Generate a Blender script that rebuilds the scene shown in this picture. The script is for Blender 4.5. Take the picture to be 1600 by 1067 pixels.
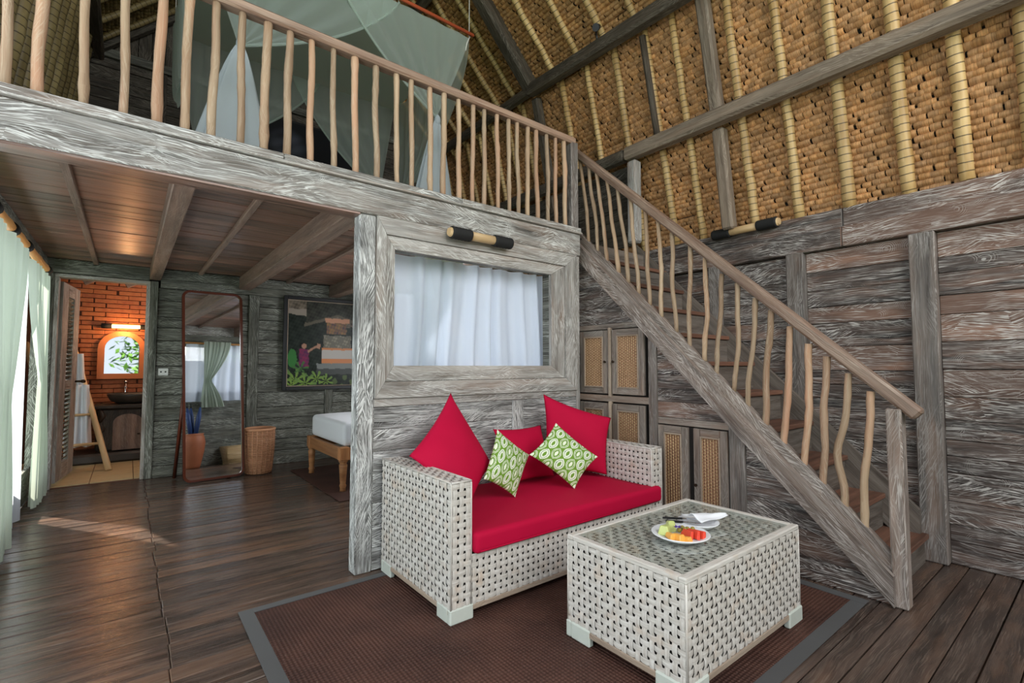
import bpy, bmesh, math, random
import numpy as np
from mathutils import Vector, Matrix
random.seed(7)
RNG = np.random.default_rng(7)
for o in list(bpy.data.objects): bpy.data.objects.remove(o)
SC = bpy.context.scene
COL = SC.collection
PI = math.pi
V = Vector

# ------------------------------------------------------------ camera, sky, light, exposure
def make_camera():
    F, CX, CY, H = 756., 800., 533.5, 1.2
    x = np.array([1756-CX, 572-CY, F]); x /= np.linalg.norm(x)
    y = np.array([200-CX, 572-CY, F]); y -= x*(x@y); y /= np.linalg.norm(y)
    z = -np.cross(x, y)
    if z[1] > 0: z = -z
    R = np.stack([x, y, z])                     # world = R @ (right, down, forward)
    m = Matrix.Identity(4)
    for i in range(3):
        m[i][0] = R[i][0]; m[i][1] = -R[i][1]; m[i][2] = -R[i][2]
    m[2][3] = H
    cd = bpy.data.cameras.new('camera'); cd.sensor_width = 36; cd.lens = F/1600*36
    cd.clip_start = .05; cd.clip_end = 300
    c = bpy.data.objects.new('camera', cd); COL.objects.link(c); c.matrix_world = m
    SC.camera = c
make_camera()
SC.view_settings.view_transform = 'Standard'; SC.view_settings.look = 'None'
SC.view_settings.gamma = 1; SC.view_settings.use_curve_mapping = False
SC.view_settings.exposure = 0.0
W = bpy.data.worlds.new('sky'); SC.world = W; W.use_nodes = True
bg = W.node_tree.nodes['Background']; bg.inputs[0].default_value = (.80, .90, 1.0, 1); bg.inputs[1].default_value = 1.1

def area(name, loc, target, sx, sy, power, col):
    l = bpy.data.lights.new(name, 'AREA'); l.shape = 'RECTANGLE'; l.size = sx; l.size_y = sy
    l.energy = power; l.color = col
    o = bpy.data.objects.new(name, l); COL.objects.link(o); o.location = loc
    o.rotation_euler = (V(target)-V(loc)).to_track_quat('-Z', 'Y').to_euler(); return o
def spot(name, loc, target, power, col, ang=60, r=.05):
    l = bpy.data.lights.new(name, 'SPOT'); l.energy = power; l.color = col; l.spot_size = math.radians(ang); l.shadow_soft_size = r
    o = bpy.data.objects.new(name, l); COL.objects.link(o); o.location = loc
    o.rotation_euler = (V(target)-V(loc)).to_track_quat('-Z', 'Y').to_euler(); return o
def point(name, loc, power, col, r=.05):
    l = bpy.data.lights.new(name, 'POINT'); l.energy = power; l.color = col; l.shadow_soft_size = r
    o = bpy.data.objects.new(name, l); COL.objects.link(o); o.location = loc; return o
area('daylight_front', (1.5, -2.4, 3.7), (1.9, 3.0, 2.2), 4.4, 3.0, 210, (1.0, .99, .97))
area('daylight_left', (-1.5, 1.6, 1.6), (2.5, 2.6, 1.2), 3.4, 2.2, 110, (.93, .97, 1.0))
area('daylight_left_far', (-1.5, 4.9, 1.5), (1.5, 4.9, 1.0), 2.6, 2.0, 42, (.90, .97, 1.0))
area('bedroom_fill', (2.98, 4.6, 1.5), (1.0, 4.4, 1.0), 1.2, 1.2, 34, (.93, .97, 1.0))  # added fill in the hidden bedroom, lights the sheer from behind
sun = bpy.data.lights.new('sun', 'SUN'); sun.energy = 12.; sun.angle = .02; sun.color = (1, .93, .82)
so = bpy.data.objects.new('sun', sun); COL.objects.link(so); so.location = (-8, 2, 8)
so.rotation_euler = V((.50, -.75, -.80)).to_track_quat('-Z', 'Y').to_euler()

# ------------------------------------------------------------ mesh builder
class MB:
    def __init__(s): s.v = []; s.f = []; s.uv = []; s.sm = []; s.col = []; s.mi = []
    def face(s, idx, uvs=None, smooth=False, mi=0):
        s.f.append(tuple(idx)); s.uv.append(uvs or [(0, 0)]*len(idx)); s.sm.append(smooth); s.mi.append(mi)
    def obox(s, c, ax, h, ch=.003, mi=0):
        """chamfered box: centre, three unit axes (first = grain), half sizes"""
        c = V(c); ax = [V(a) for a in ax]; uo = random.random()*9; vo = random.random()*9
        ch = min(ch, min(h)*.4); b = len(s.v); idx = {}
        for sx in (-1, 1):
            for sy in (-1, 1):
                for sz in (-1, 1):
                    sg = (sx, sy, sz)
                    for k in range(3):
                        l = [sg[i]*(h[i]-(0 if i == k else ch)) for i in range(3)]
                        idx[(sg, k)] = len(s.v)
                        s.v.append((c+ax[0]*l[0]+ax[1]*l[1]+ax[2]*l[2], l))
        flip = ax[0].cross(ax[1]).dot(ax[2]) < 0
        def add(ids, k):
            a, bb = ((1, 2), (0, 2), (0, 1))[k]
            pts = [s.v[i][0] for i in ids]
            n = (pts[1]-pts[0]).cross(pts[2]-pts[0]); ctr = sum(pts, V((0, 0, 0)))/len(pts)
            if n.dot(ctr-c) < 0: ids = ids[::-1]
            if k == 0: uv = [(uo+s.v[i][1][1]*.25, vo+s.v[i][1][2]) for i in ids]
            elif k == 1: uv = [(uo+s.v[i][1][0], vo+2+s.v[i][1][2]) for i in ids]
            else: uv = [(uo+s.v[i][1][0], vo+s.v[i][1][1]) for i in ids]
            s.face(ids, uv, mi=mi)
        for k in range(3):
            o1, o2 = [i for i in range(3) if i != k]
            for sg in (-1, 1):
                def key(a, bq):
                    t = [0, 0, 0]; t[k] = sg; t[o1] = a; t[o2] = bq; return tuple(t)
                add([idx[(key(-1, -1), k)], idx[(key(1, -1), k)], idx[(key(1, 1), k)], idx[(key(-1, 1), k)]], k)
            for a in (-1, 1):
                for bq in (-1, 1):
                    def key2(t_):
                        t = [0, 0, 0]; t[k] = t_; t[o1] = a; t[o2] = bq; return tuple(t)
                    add([idx[(key2(-1), o1)], idx[(key2(1), o1)], idx[(key2(1), o2)], idx[(key2(-1), o2)]], o1 if k != 0 else o2)
        for sx in (-1, 1):
            for sy in (-1, 1):
                for sz in (-1, 1): add([idx[((sx, sy, sz), k)] for k in range(3)], 2)
        for i in range(b, len(s.v)): s.v[i] = tuple(s.v[i][0])
        return s
    def box(s, x0, x1, y0, y1, z0, z1, grain='x', ch=.003, mi=0):
        c = ((x0+x1)/2, (y0+y1)/2, (z0+z1)/2); h = (abs(x1-x0)/2, abs(y1-y0)/2, abs(z1-z0)/2)
        X, Y, Z = (1, 0, 0), (0, 1, 0), (0, 0, 1)
        o = {'x': (0, 1, 2), 'y': (1, 2, 0), 'z': (2, 0, 1)}[grain]; A = (X, Y, Z)
        return s.obox(c, [A[i] for i in o], [h[i] for i in o], ch, mi)
    def prism(s, pts, n, d, g, ch=0, mi=0):
        """polygon pts (3D, planar) extruded by n*d ; g = grain direction"""
        n = V(n).normalized(); g = V(g).normalized(); t = n.cross(g); pts = [V(p) for p in pts]
        uo, vo = random.random()*9, random.random()*9
        b = len(s.v); m = len(pts)
        for p in pts: s.v.append(tuple(p))
        for p in pts: s.v.append(tuple(p+n*d))
        uv = lambda p: (uo+p.dot(g), vo+p.dot(t))
        nn = (pts[1]-pts[0]).cross(pts[2]-pts[1])
        F = list(range(m)); T = [i+m for i in F]
        if nn.dot(n)*d > 0: bot, top = F[::-1], T
        else: bot, top = F, T[::-1]
        for ids in (bot, top): s.face([b+i for i in ids], [uv(pts[i % m]) for i in ids], mi=mi)
        for i in range(m):
            j = (i+1) % m; ids = [i, j, j+m, i+m]
            e = (pts[j]-pts[i]); L = e.length
            uvs = [(uo, vo), (uo+L, vo), (uo+L, vo+abs(d)), (uo, vo+abs(d))]
            if not (nn.dot(n)*d > 0): ids = ids[::-1]; uvs = uvs[::-1]
            s.face([b+k for k in ids], uvs, mi=mi)
        return s
    def tube(s, pts, rad, seg=8, cap=True, mi=0, closed=False, ell=1.0, smooth=True):
        pts = [V(p) for p in pts]; n = len(pts)
        if not hasattr(rad, '__len__'): rad = [rad]*n
        b = len(s.v); uo = random.random()*9; vo = random.random()*9
        t0 = (pts[1]-pts[0]).normalized(); up = V((0, 0, 1)) if abs(t0.z) < .9 else V((0, 1, 0))
        a = t0.cross(up).normalized(); L = 0; Ls = []
        for i in range(n):
            if closed: t = pts[(i+1) % n]-pts[i-1]
            else: t = pts[min(i+1, n-1)]-pts[max(i-1, 0)]
            t = t.normalized(); a = (a-t*a.dot(t)).normalized(); c = t.cross(a)
            if i: L += (pts[i]-pts[i-1]).length
            Ls.append(L)
            for k in range(seg):
                an = 2*PI*k/seg
                s.v.append(tuple(pts[i]+(a*math.cos(an)*ell+c*math.sin(an))*rad[i]))
        for i in range(n if closed else n-1):
            j = (i+1) % n
            for k in range(seg):
                k2 = (k+1) % seg; r = rad[i]*2*PI/seg
                u0, u1 = Ls[i], Ls[j] if j else L
                s.face([b+i*seg+k, b+i*seg+k2, b+j*seg+k2, b+j*seg+k],
                       [(uo+u0, vo+k*r), (uo+u0, vo+(k+1)*r), (uo+u1, vo+(k+1)*r), (uo+u1, vo+k*r)], smooth, mi)
        if cap and not closed:
            s.face([b+k for k in range(seg)][::-1], mi=mi); s.face([b+(n-1)*seg+k for k in range(seg)], mi=mi)
        return s
    def lathe(s, prof, c=(0, 0, 0), seg=24, mi=0, smooth=True, sx=1, sy=1):
        b = len(s.v); n = len(prof); c = V(c)
        for r, z in prof:
            for k in range(seg):
                an = 2*PI*k/seg; s.v.append((c.x+r*math.cos(an)*sx, c.y+r*math.sin(an)*sy, c.z+z))
        for i in range(n-1):
            for k in range(seg):
                k2 = (k+1) % seg
                s.face([b+i*seg+k, b+i*seg+k2, b+(i+1)*seg+k2, b+(i+1)*seg+k],
                       [(k/seg, i/n), ((k+1)/seg, i/n), ((k+1)/seg, (i+1)/n), (k/seg, (i+1)/n)], smooth, mi)
        if prof[0][0] > 1e-4: s.face([b+k for k in range(seg)][::-1], mi=mi)
        if prof[-1][0] > 1e-4: s.face([b+(n-1)*seg+k for k in range(seg)], mi=mi)
        return s
    def grid(s, f, nu, nv, smooth=True, mi=0, col=None, flip=False):
        b = len(s.v)
        for j in range(nv+1):
            for i in range(nu+1):
                s.v.append(tuple(f(i/nu, j/nv)))
                if col: s.col.append(col(i/nu, j/nv))
        for j in range(nv):
            for i in range(nu):
                ids = [b+j*(nu+1)+i, b+j*(nu+1)+i+1, b+(j+1)*(nu+1)+i+1, b+(j+1)*(nu+1)+i]
                uv = [(i/nu, j/nv), ((i+1)/nu, j/nv), ((i+1)/nu, (j+1)/nv), (i/nu, (j+1)/nv)]
                if flip: ids = ids[::-1]; uv = uv[::-1]
                s.face(ids, uv, smooth, mi)
        return s
    def mesh(s, name, mats):
        me = bpy.data.meshes.new(name); me.from_pydata([tuple(p) for p in s.v], [], s.f)
        uvl = me.uv_layers.new(name='UVMap')
        flat = np.array([c for u in s.uv for p in u for c in p], dtype=np.float32)
        uvl.data.foreach_set('uv', flat)
        me.polygons.foreach_set('use_smooth', s.sm)
        if len(mats) > 1: me.polygons.foreach_set('material_index', s.mi)
        if s.col:
            ca = me.color_attributes.new('Col', 'FLOAT_COLOR', 'POINT')
            ca.data.foreach_set('color', np.array(s.col, dtype=np.float32).ravel())
        for m in mats: me.materials.append(m)
        me.update(); return me
    def obj(s, name, mat, parent=None):
        mats = mat if isinstance(mat, (list, tuple)) else [mat]
        o = bpy.data.objects.new(name, s.mesh(name, mats)); COL.objects.link(o)
        if parent is not None:
            o.parent = parent
            if any(parent_world(parent)): o.matrix_parent_inverse = world_of(parent).inverted()
        return o
def world_of(p):
    if p.parent: return world_of(p.parent) @ p.matrix_parent_inverse @ p.matrix_basis
    return p.matrix_basis.copy()
def parent_world(p): return tuple(world_of(p).translation) + (1,)
def empty(name, loc=(0, 0, 0)):
    o = bpy.data.objects.new(name, None); COL.objects.link(o); o.location = loc; o.empty_display_size = .1; return o
def tag(o, label, cat, group=None, kind=None):
    o['label'] = label; o['category'] = cat
    if group: o['group'] = group
    if kind: o['kind'] = kind
    return o
def thing(name, label, cat, loc=(0, 0, 0), group=None, kind=None): return tag(empty(name, loc), label, cat, group, kind)
def struct(name, mb, mat):
    o = mb.obj(name, mat) if mb else empty(name); o['kind'] = 'structure'; return o
def stuff(o): o['kind'] = 'stuff'; return o

# ------------------------------------------------------------ materials
class NT:
    def __init__(s, name):
        s.m = bpy.data.materials.new(name); s.m.use_nodes = True; s.t = s.m.node_tree; s.n = s.t.nodes
        s.b = s.n['Principled BSDF']; s.out = s.n['Material Output']
    def new(s, ty, **k):
        n = s.n.new(ty)
        for a, v in k.items(): setattr(n, a, v)
        return n
    def put(s, sock, v):
        if isinstance(v, bpy.types.NodeSocket): s.t.links.new(v, sock)
        elif isinstance(v, (tuple, list)) and sock.type == 'RGBA' and len(v) == 3: sock.default_value = (*v, 1)
        else: sock.default_value = v
    def math(s, op, a, b=None, c=None, clamp=False):
        n = s.new('ShaderNodeMath', operation=op, use_clamp=clamp); s.put(n.inputs[0], a)
        if b is not None: s.put(n.inputs[1], b)
        if c is not None: s.put(n.inputs[2], c)
        return n.outputs[0]
    def vec(s, op, a, b=None, sc=None):
        n = s.new('ShaderNodeVectorMath', operation=op); s.put(n.inputs[0], a)
        if b is not None: s.put(n.inputs[1], b)
        if sc is not None: s.put(n.inputs[3], sc)
        return n.outputs[0]
    def comb(s, x, y, z=0.):
        n = s.new('ShaderNodeCombineXYZ'); s.put(n.inputs[0], x); s.put(n.inputs[1], y); s.put(n.inputs[2], z); return n.outputs[0]
    def sep(s, v):
        n = s.new('ShaderNodeSeparateXYZ'); s.put(n.inputs[0], v); return n.outputs
    def noise(s, v, scale=1., detail=2., rough=.5, out=0):
        n = s.new('ShaderNodeTexNoise'); s.put(n.inputs['Vector'], v); n.inputs['Scale'].default_value = scale
        n.inputs['Detail'].default_value = detail; n.inputs['Roughness'].default_value = rough; return n.outputs[out]
    def ramp(s, f, lo, hi):
        n = s.new('ShaderNodeMapRange'); s.put(n.inputs[0], f); s.put(n.inputs[1], lo); s.put(n.inputs[2], hi); return n.outputs[0]
    def mix(s, f, a, b, mode='MIX'):
        n = s.new('ShaderNodeMix', data_type='RGBA', blend_type=mode); s.put(n.inputs[0], f); s.put(n.inputs[6], a); s.put(n.inputs[7], b); return n.outputs[2]
    def uv(s): return s.new('ShaderNodeTexCoord').outputs['UV']
    def objc(s): return s.new('ShaderNodeTexCoord').outputs['Object']
    def rnd(s): return s.new('ShaderNodeObjectInfo').outputs['Random']
    def col(s, name='Col'):
        n = s.new('ShaderNodeAttribute'); n.attribute_name = name; return n.outputs['Color']
    def bump(s, h, st=.3, d=.01):
        n = s.new('ShaderNodeBump'); n.inputs['Strength'].default_value = st; n.inputs['Distance'].default_value = d
        s.put(n.inputs['Height'], h); s.put(s.b.inputs['Normal'], n.outputs[0])
    def base(s, c, rough=.6, spec=None):
        s.put(s.b.inputs['Base Color'], c); s.put(s.b.inputs['Roughness'], rough)
        if spec is not None: s.b.inputs['Specular IOR Level'].default_value = spec
        return s.m

def wood(name, dark, mid, white, amount=.7, veil=.2, rough=.7, arcs=.6, red=None, redamt=.35, bump=.5, thr=.5, spec=.3, diag=1.):
    t = NT(name); uv = t.uv(); r = t.rnd()
    off = t.comb(t.math('MULTIPLY', r, 37.), t.math('MULTIPLY', r, 53.))
    c = t.vec('ADD', uv, off)
    w1 = t.vec('SUBTRACT', t.noise(c, 2.6, 3, .5, 1), (.5, .5, .5))
    cw = t.vec('ADD', c, t.vec('MULTIPLY', w1, (.03, .05, 0)))
    cell = t.new('ShaderNodeTexVoronoi'); t.put(cell.inputs['Vector'], t.vec('MULTIPLY', t.vec('ADD', c, t.vec('MULTIPLY', w1, (.3, .1, 0))), (3.2, 9, 1))); cell.inputs['Scale'].default_value = 1.
    su = t.sep(c); sl = t.math('SUBTRACT', t.sep(cell.outputs['Color'])[0], .5)
    v2 = t.math('MULTIPLY_ADD', su[0], t.math('MULTIPLY', sl, 1.1), t.sep(cw)[1])
    cw2 = t.comb(su[0], v2, 0.)
    low = t.noise(t.vec('MULTIPLY', cw, (1.1, 15, 1)), 1., 4, .6)
    low2 = t.noise(t.vec('MULTIPLY', c, (1.7, 3, 1)), 1., 2, .5)
    f1 = t.noise(t.vec('MULTIPLY', cw, (5, 190, 1)), 1., 3, .65)
    f2 = t.noise(t.vec('MULTIPLY', cw2, (9, 150, 1)), 1., 2, .6)
    s1 = t.ramp(f1, thr, thr+.12); s2 = t.ramp(f2, thr+.02, thr+.10)
    m1 = t.ramp(t.noise(t.vec('MULTIPLY', cw, (2.2, 14, 1)), 1., 3, .6), .40, .60)
    m2 = t.ramp(low2, .44, .58)
    sc = t.math('MAXIMUM', t.math('MULTIPLY', s1, t.math('MULTIPLY_ADD', m1, .8, .2)), t.math('MULTIPLY', t.math('MULTIPLY', s2, m2), diag))
    if arcs > 0:
        vo = t.new('ShaderNodeTexVoronoi'); t.put(vo.inputs['Vector'], t.vec('ADD', c, t.vec('MULTIPLY', w1, (.05, .05, 0)))); vo.inputs['Scale'].default_value = 7.5
        d = vo.outputs['Distance']
        rings = t.ramp(t.math('SINE', t.math('MULTIPLY', d, 100.)), .55, .95)
        msk = t.math('MULTIPLY', t.ramp(t.noise(t.vec('MULTIPLY', c, (3.1, 4.3, 1)), 1.7, 1, .5), .53, .60), t.ramp(t.noise(c, 6., 1, .5), .46, .54))
        near = t.math('MULTIPLY', t.ramp(d, .60, .35), t.ramp(d, .16, .26))
        sc = t.math('MAXIMUM', sc, t.math('MULTIPLY', t.math('MULTIPLY', rings, t.math('MULTIPLY', msk, near)), arcs))
    basec = t.mix(t.ramp(low, .35, .68), dark, mid)
    if red:
        k = t.math('MULTIPLY', t.ramp(t.math('FRACT', t.math('MULTIPLY', r, 7.31)), 1-redamt, 1-redamt+.12), .45)
        k = t.math('ADD', k, t.math('MULTIPLY', t.ramp(t.noise(t.vec('MULTIPLY', cw, (1.4, 7, 1)), 1., 3, .6), .52, .66), .55), clamp=True)
        basec = t.mix(k, basec, red)
    tone = t.math('MULTIPLY_ADD', t.math('FRACT', t.math('MULTIPLY', r, 3.77)), .5, .75)
    basec = t.mix(1., basec, t.comb(tone, tone, tone), 'MULTIPLY')
    vl = t.math('MULTIPLY', t.ramp(t.noise(t.vec('MULTIPLY', cw, (2, 22, 1)), 1., 4, .6), .35, .7), veil)
    cc = t.mix(vl, basec, white)
    cc = t.mix(t.math('MULTIPLY', sc, amount), cc, white)
    t.bump(t.math('ADD', t.math('MULTIPLY', f1, .5), low), bump, .004)
    return t.base(cc, rough, spec)

M = {}
M['wall'] = wood('whitewashed_wall_wood', (.015, .012, .0115), (.115, .077, .062), (.62, .58, .54), .95, .05, thr=.515, red=(.24, .125, .082), redamt=.28)
M['post'] = wood('weathered_post_wood', (.05, .042, .038), (.16, .125, .105), (.46, .43, .40), .6, .25, arcs=0, red=(.22, .14, .10), redamt=.2)
M['fascia'] = wood('grey_fascia_wood', (.050, .046, .041), (.19, .16, .135), (.70, .70, .67), .9, .28, arcs=1., red=(.22, .15, .11), redamt=.1)
M['frame'] = wood('window_frame_wood', (.12, .105, .09), (.29, .25, .215), (.66, .65, .62), .8, .42, arcs=.25, red=(.31, .21, .155), redamt=.1, bump=.3)
M['sofawall'] = wood('brushed_plank_wood', (.035, .034, .033), (.12, .11, .10), (.70, .70, .68), 1., .15, arcs=.3, thr=.46)
M['far'] = wood('dark_green_grey_wood', (.022, .023, .018), (.115, .11, .085), (.50, .51, .45), .8, .16, arcs=.3, thr=.51)
M['loftwall'] = wood('dark_loft_wood', (.016, .013, .010), (.075, .06, .045), (.32, .29, .24), .5, .05, arcs=0)
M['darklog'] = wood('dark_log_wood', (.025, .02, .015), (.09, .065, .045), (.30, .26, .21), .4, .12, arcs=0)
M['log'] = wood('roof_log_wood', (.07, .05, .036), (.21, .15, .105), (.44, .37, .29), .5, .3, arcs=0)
M['ceil'] = wood('ceiling_board_wood', (.04, .021, .015), (.26, .135, .092), (.48, .36, .29), .4, .12, rough=.32, arcs=0, red=(.33, .15, .10), redamt=.35, bump=.35, spec=.5, diag=.15)
M['beam'] = wood('ceiling_beam_wood', (.09, .052, .038), (.24, .145, .105), (.45, .36, .29), .35, .2, rough=.5, arcs=.2, bump=.3)
M['floor'] = wood('floor_board_wood', (.020, .013, .011), (.092, .058, .044), (.30, .235, .19), .3, .14, rough=.20, arcs=0, red=(.15, .078, .046), redamt=.25, bump=.45, spec=.5, diag=.15)
M['tread'] = wood('stair_tread_wood', (.09, .04, .025), (.24, .11, .07), (.40, .28, .21), .15, .1, rough=.5, arcs=0, bump=.2, diag=.15)
M['riser'] = wood('stair_riser_wood', (.06, .045, .035), (.16, .125, .10), (.36, .33, .29), .4, .3, arcs=0, diag=.15)
M['stringer'] = wood('stair_stringer_wood', (.065, .045, .036), (.23, .165, .13), (.60, .54, .49), .7, .25, arcs=.3, red=(.28, .18, .13), redamt=.2)
M['rail'] = wood('handrail_wood', (.12, .065, .045), (.34, .21, .145), (.58, .47, .37), .45, .25, arcs=0, rough=.45, diag=.15)
M['stick'] = wood('peeled_branch_wood', (.24, .14, .078), (.47, .335, .215), (.58, .49, .37), .35, .2, arcs=0, red=(.45, .23, .135), redamt=.35, bump=.6)
M['cab'] = wood('cupboard_wood', (.07, .05, .04), (.21, .155, .125), (.46, .42, .37), .5, .35, arcs=0, red=(.30, .18, .12), redamt=.3)
M['cabtrim'] = wood('cupboard_bead_wood', (.25, .17, .12), (.42, .32, .24), (.6, .52, .42), .3, .3, arcs=0)
M['redwood'] = wood('mirror_frame_wood', (.03, .007, .004), (.11, .026, .013), (.25, .12, .08), .1, .05, rough=.22, arcs=0, bump=.1, diag=.15)
M['bedwood'] = wood('bed_wood', (.26, .10, .035), (.46, .20, .075), (.6, .4, .22), .2, .1, rough=.45, arcs=0, bump=.2, diag=.15)
M['rootwood'] = wood('black_root_wood', (.008, .006, .005), (.05, .035, .025), (.25, .2, .15), .4, .05, rough=.5, arcs=.8, bump=1)

def simple(name, c, rough=.6, metal=0, bumpscale=None, bs=.3, var=.0, spec=None):
    t = NT(name); co = t.objc()
    cc = c
    if var:
        n = t.noise(co, 9, 3); k = t.math('MULTIPLY_ADD', n, var*2, 1-var)
        cc = t.mix(1., (*c, 1), t.comb(k, k, k), 'MULTIPLY')
    if bumpscale: t.bump(t.noise(co, bumpscale, 3), bs, .003)
    t.b.inputs['Metallic'].default_value = metal
    return t.base(cc, rough, spec)
M['black'] = simple('black_binding', (.008, .008, .008), .8, bumpscale=180, bs=.6)
M['backing'] = simple('dark_backing', (.012, .009, .007), .9)
M['brass'] = simple('dark_bronze', (.07, .05, .035), .35, 1)
M['chrome'] = simple('chrome', (.75, .76, .78), .12, 1)
M['blackplastic'] = simple('black_plastic', (.012, .012, .013), .35)
M['whiteplastic'] = simple('white_plastic', (.72, .72, .70), .35)
M['porcelain'] = simple('white_porcelain', (.80, .81, .83), .12)
M['napkin'] = simple('white_paper_napkin', (.82, .83, .86), .8)
M['footwood'] = simple('pale_green_wood', (.52, .55, .49), .6, bumpscale=40, var=.12)
M['white_cloth'] = simple('white_cotton', (.72, .73, .76), .85, bumpscale=120, bs=.15)
M['terra'] = simple('terracotta', (.36, .11, .045), .6, bumpscale=30, var=.2)
M['orange_frame'] = simple('terracotta_frame', (.55, .17, .05), .6, bumpscale=40, var=.15)
M['sand'] = simple('sandstone_tile', (.50, .38, .20), .5, bumpscale=25, var=.15)
M['stone'] = simple('dark_stone', (.05, .04, .032), .45, bumpscale=30, var=.3, bs=.8)
M['mortar'] = simple('brick_mortar', (.12, .05, .03), .9)
M['mirror'] = simple('mirror_glass', (.90, .91, .92), .015, 1)
M['redrod'] = simple('red_rod', (.45, .09, .035), .45)
M['rope'] = simple('white_cord', (.6, .6, .55), .8)
M['grass'] = simple('garden_grass', (.10, .20, .045), .9, bumpscale=6, var=.4)
M['leaf'] = simple('leaf_green', (.12, .27, .04), .5, var=.4)
M['bark'] = simple('bark_brown', (.14, .09, .06), .8, bumpscale=20, var=.3)
M['blue_nylon'] = simple('blue_umbrella_cloth', (.02, .05, .16), .5)

def cloth(name, c, rough=.8, weave=900., sheen=.2, bs=.25):
    t = NT(name); u = t.uv(); n = t.noise(t.objc(), 6, 3)
    k = t.math('MULTIPLY_ADD', n, .16, .92)
    t.bump(t.noise(t.objc(), 260, 2), bs, .001)
    t.b.inputs['Sheen Weight'].default_value = sheen
    return t.base(t.mix(1., (*c, 1), t.comb(k, k, k), 'MULTIPLY'), rough, .2)
M['red'] = cloth('crimson_cotton', (.46, .001, .036), sheen=.0)
M['cream'] = cloth('cream_curtain_cotton', (.62, .62, .50), sheen=.1)

def brickmat():
    t = NT('orange_brick'); r = t.rnd(); k = t.ramp(t.noise(t.vec('ADD', t.objc(), t.comb(t.math('MULTIPLY', r, 30), 0., 0.)), 25, 3), .3, .7)
    a = t.mix(r, (.40, .115, .035, 1), (.28, .07, .028, 1)); c = t.mix(t.math('MULTIPLY', k, .5), a, (.50, .19, .07, 1))
    t.bump(k, .4, .003); return t.base(c, .75)
M['brick'] = brickmat()

def sheer(name, c, alpha, trans=.6):
    """woven net: part of the light passes, the rest is scattered by the threads"""
    t = NT(name); t.n.remove(t.b)
    d = t.new('ShaderNodeBsdfDiffuse'); d.inputs[0].default_value = (*c, 1)
    tl = t.new('ShaderNodeBsdfTranslucent'); tl.inputs[0].default_value = (*c, 1)
    m1 = t.new('ShaderNodeMixShader'); m1.inputs[0].default_value = trans
    t.t.links.new(d.outputs[0], m1.inputs[1]); t.t.links.new(tl.outputs[0], m1.inputs[2])
    if alpha < 1:
        tr = t.new('ShaderNodeBsdfTransparent'); m2 = t.new('ShaderNodeMixShader')
        lw = t.new('ShaderNodeLayerWeight'); lw.inputs[0].default_value = .35
        k = t.math('MULTIPLY_ADD', lw.outputs['Facing'], (1-alpha)*.9, alpha, clamp=True)
        t.put(m2.inputs[0], k); t.t.links.new(tr.outputs[0], m2.inputs[1]); t.t.links.new(m1.outputs[0], m2.inputs[2])
        last = m2
    else: last = m1
    t.t.links.new(last.outputs[0], t.out.inputs[0]); return t.m
M['net'] = sheer('mosquito_netting', (.66, .76, .70), .46)
M['nettop'] = sheer('net_canopy_cloth', (.58, .70, .62), .93, .55)
M['nettie'] = sheer('bunched_netting', (.68, .75, .78), .80, .4)
M['sheer'] = sheer('sheer_white_curtain', (.80, .87, 1.0), .90, .35)
M['curtwhite'] = sheer('white_curtain_cloth', (.72, .77, .84), .95, .6)
M['curtcream'] = sheer('cream_drape_cloth', (.50, .56, .47), 1., .45)

def glassmat(name, tint=(1, 1, 1), refl=.0):
    t = NT(name); t.n.remove(t.b)
    tr = t.new('ShaderNodeBsdfTransparent'); tr.inputs[0].default_value = (*tint, 1)
    gl = t.new('ShaderNodeBsdfGlossy'); gl.inputs['Roughness'].default_value = .02
    fr = t.new('ShaderNodeFresnel'); fr.inputs[0].default_value = 1.5
    mx = t.new('ShaderNodeMixShader'); ge = t.new('ShaderNodeNewGeometry'); k = t.math('MULTIPLY', t.math('ADD', fr.outputs[0], refl, clamp=True), t.math('SUBTRACT', 1., ge.outputs['Backfacing'])); t.put(mx.inputs[0], k)
    t.t.links.new(tr.outputs[0], mx.inputs[1]); t.t.links.new(gl.outputs[0], mx.inputs[2]); t.t.links.new(mx.outputs[0], t.out.inputs[0])
    return t.m
M['glass'] = glassmat('clear_glass'); M['tabletop_glass'] = glassmat('table_glass', (.95, .975, .965), .10)

def bamboo(name, a, b, strings=False):
    t = NT(name); uv = t.uv(); r = t.rnd(); s = t.sep(uv)
    c = t.mix(t.ramp(t.noise(t.vec('MULTIPLY', t.vec('ADD', uv, t.comb(t.math('MULTIPLY', r, 11), 0.)), (2.5, 12, 1)), 1., 4), .3, .7), a, b)
    tone = t.math('MULTIPLY_ADD', r, .4, .8); c = t.mix(1., c, t.comb(tone, tone, tone), 'MULTIPLY')
    if strings:   # thin black lashing wound round the pole
        f = t.math('FRACT', t.math('MULTIPLY_ADD', t.noise(uv, 6., 1), .25, t.math('MULTIPLY', s[0], 19.)))
        c = t.mix(t.math('MULTIPLY', t.math('LESS_THAN', f, .13), .8), c, (.03, .018, .01, 1))
    return t.base(c, .45, .4)
M['bamboo'] = bamboo('bamboo_pole_skin', (.34, .20, .070, 1), (.60, .42, .19, 1), True)
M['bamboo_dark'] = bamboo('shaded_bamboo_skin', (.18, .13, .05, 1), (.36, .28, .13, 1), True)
M['bamboo_plain'] = bamboo('plain_bamboo_skin', (.50, .33, .16, 1), (.66, .47, .26, 1))
M['bamboo_orange'] = bamboo('orange_bamboo_skin', (.48, .20, .05, 1), (.60, .30, .09, 1))

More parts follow.
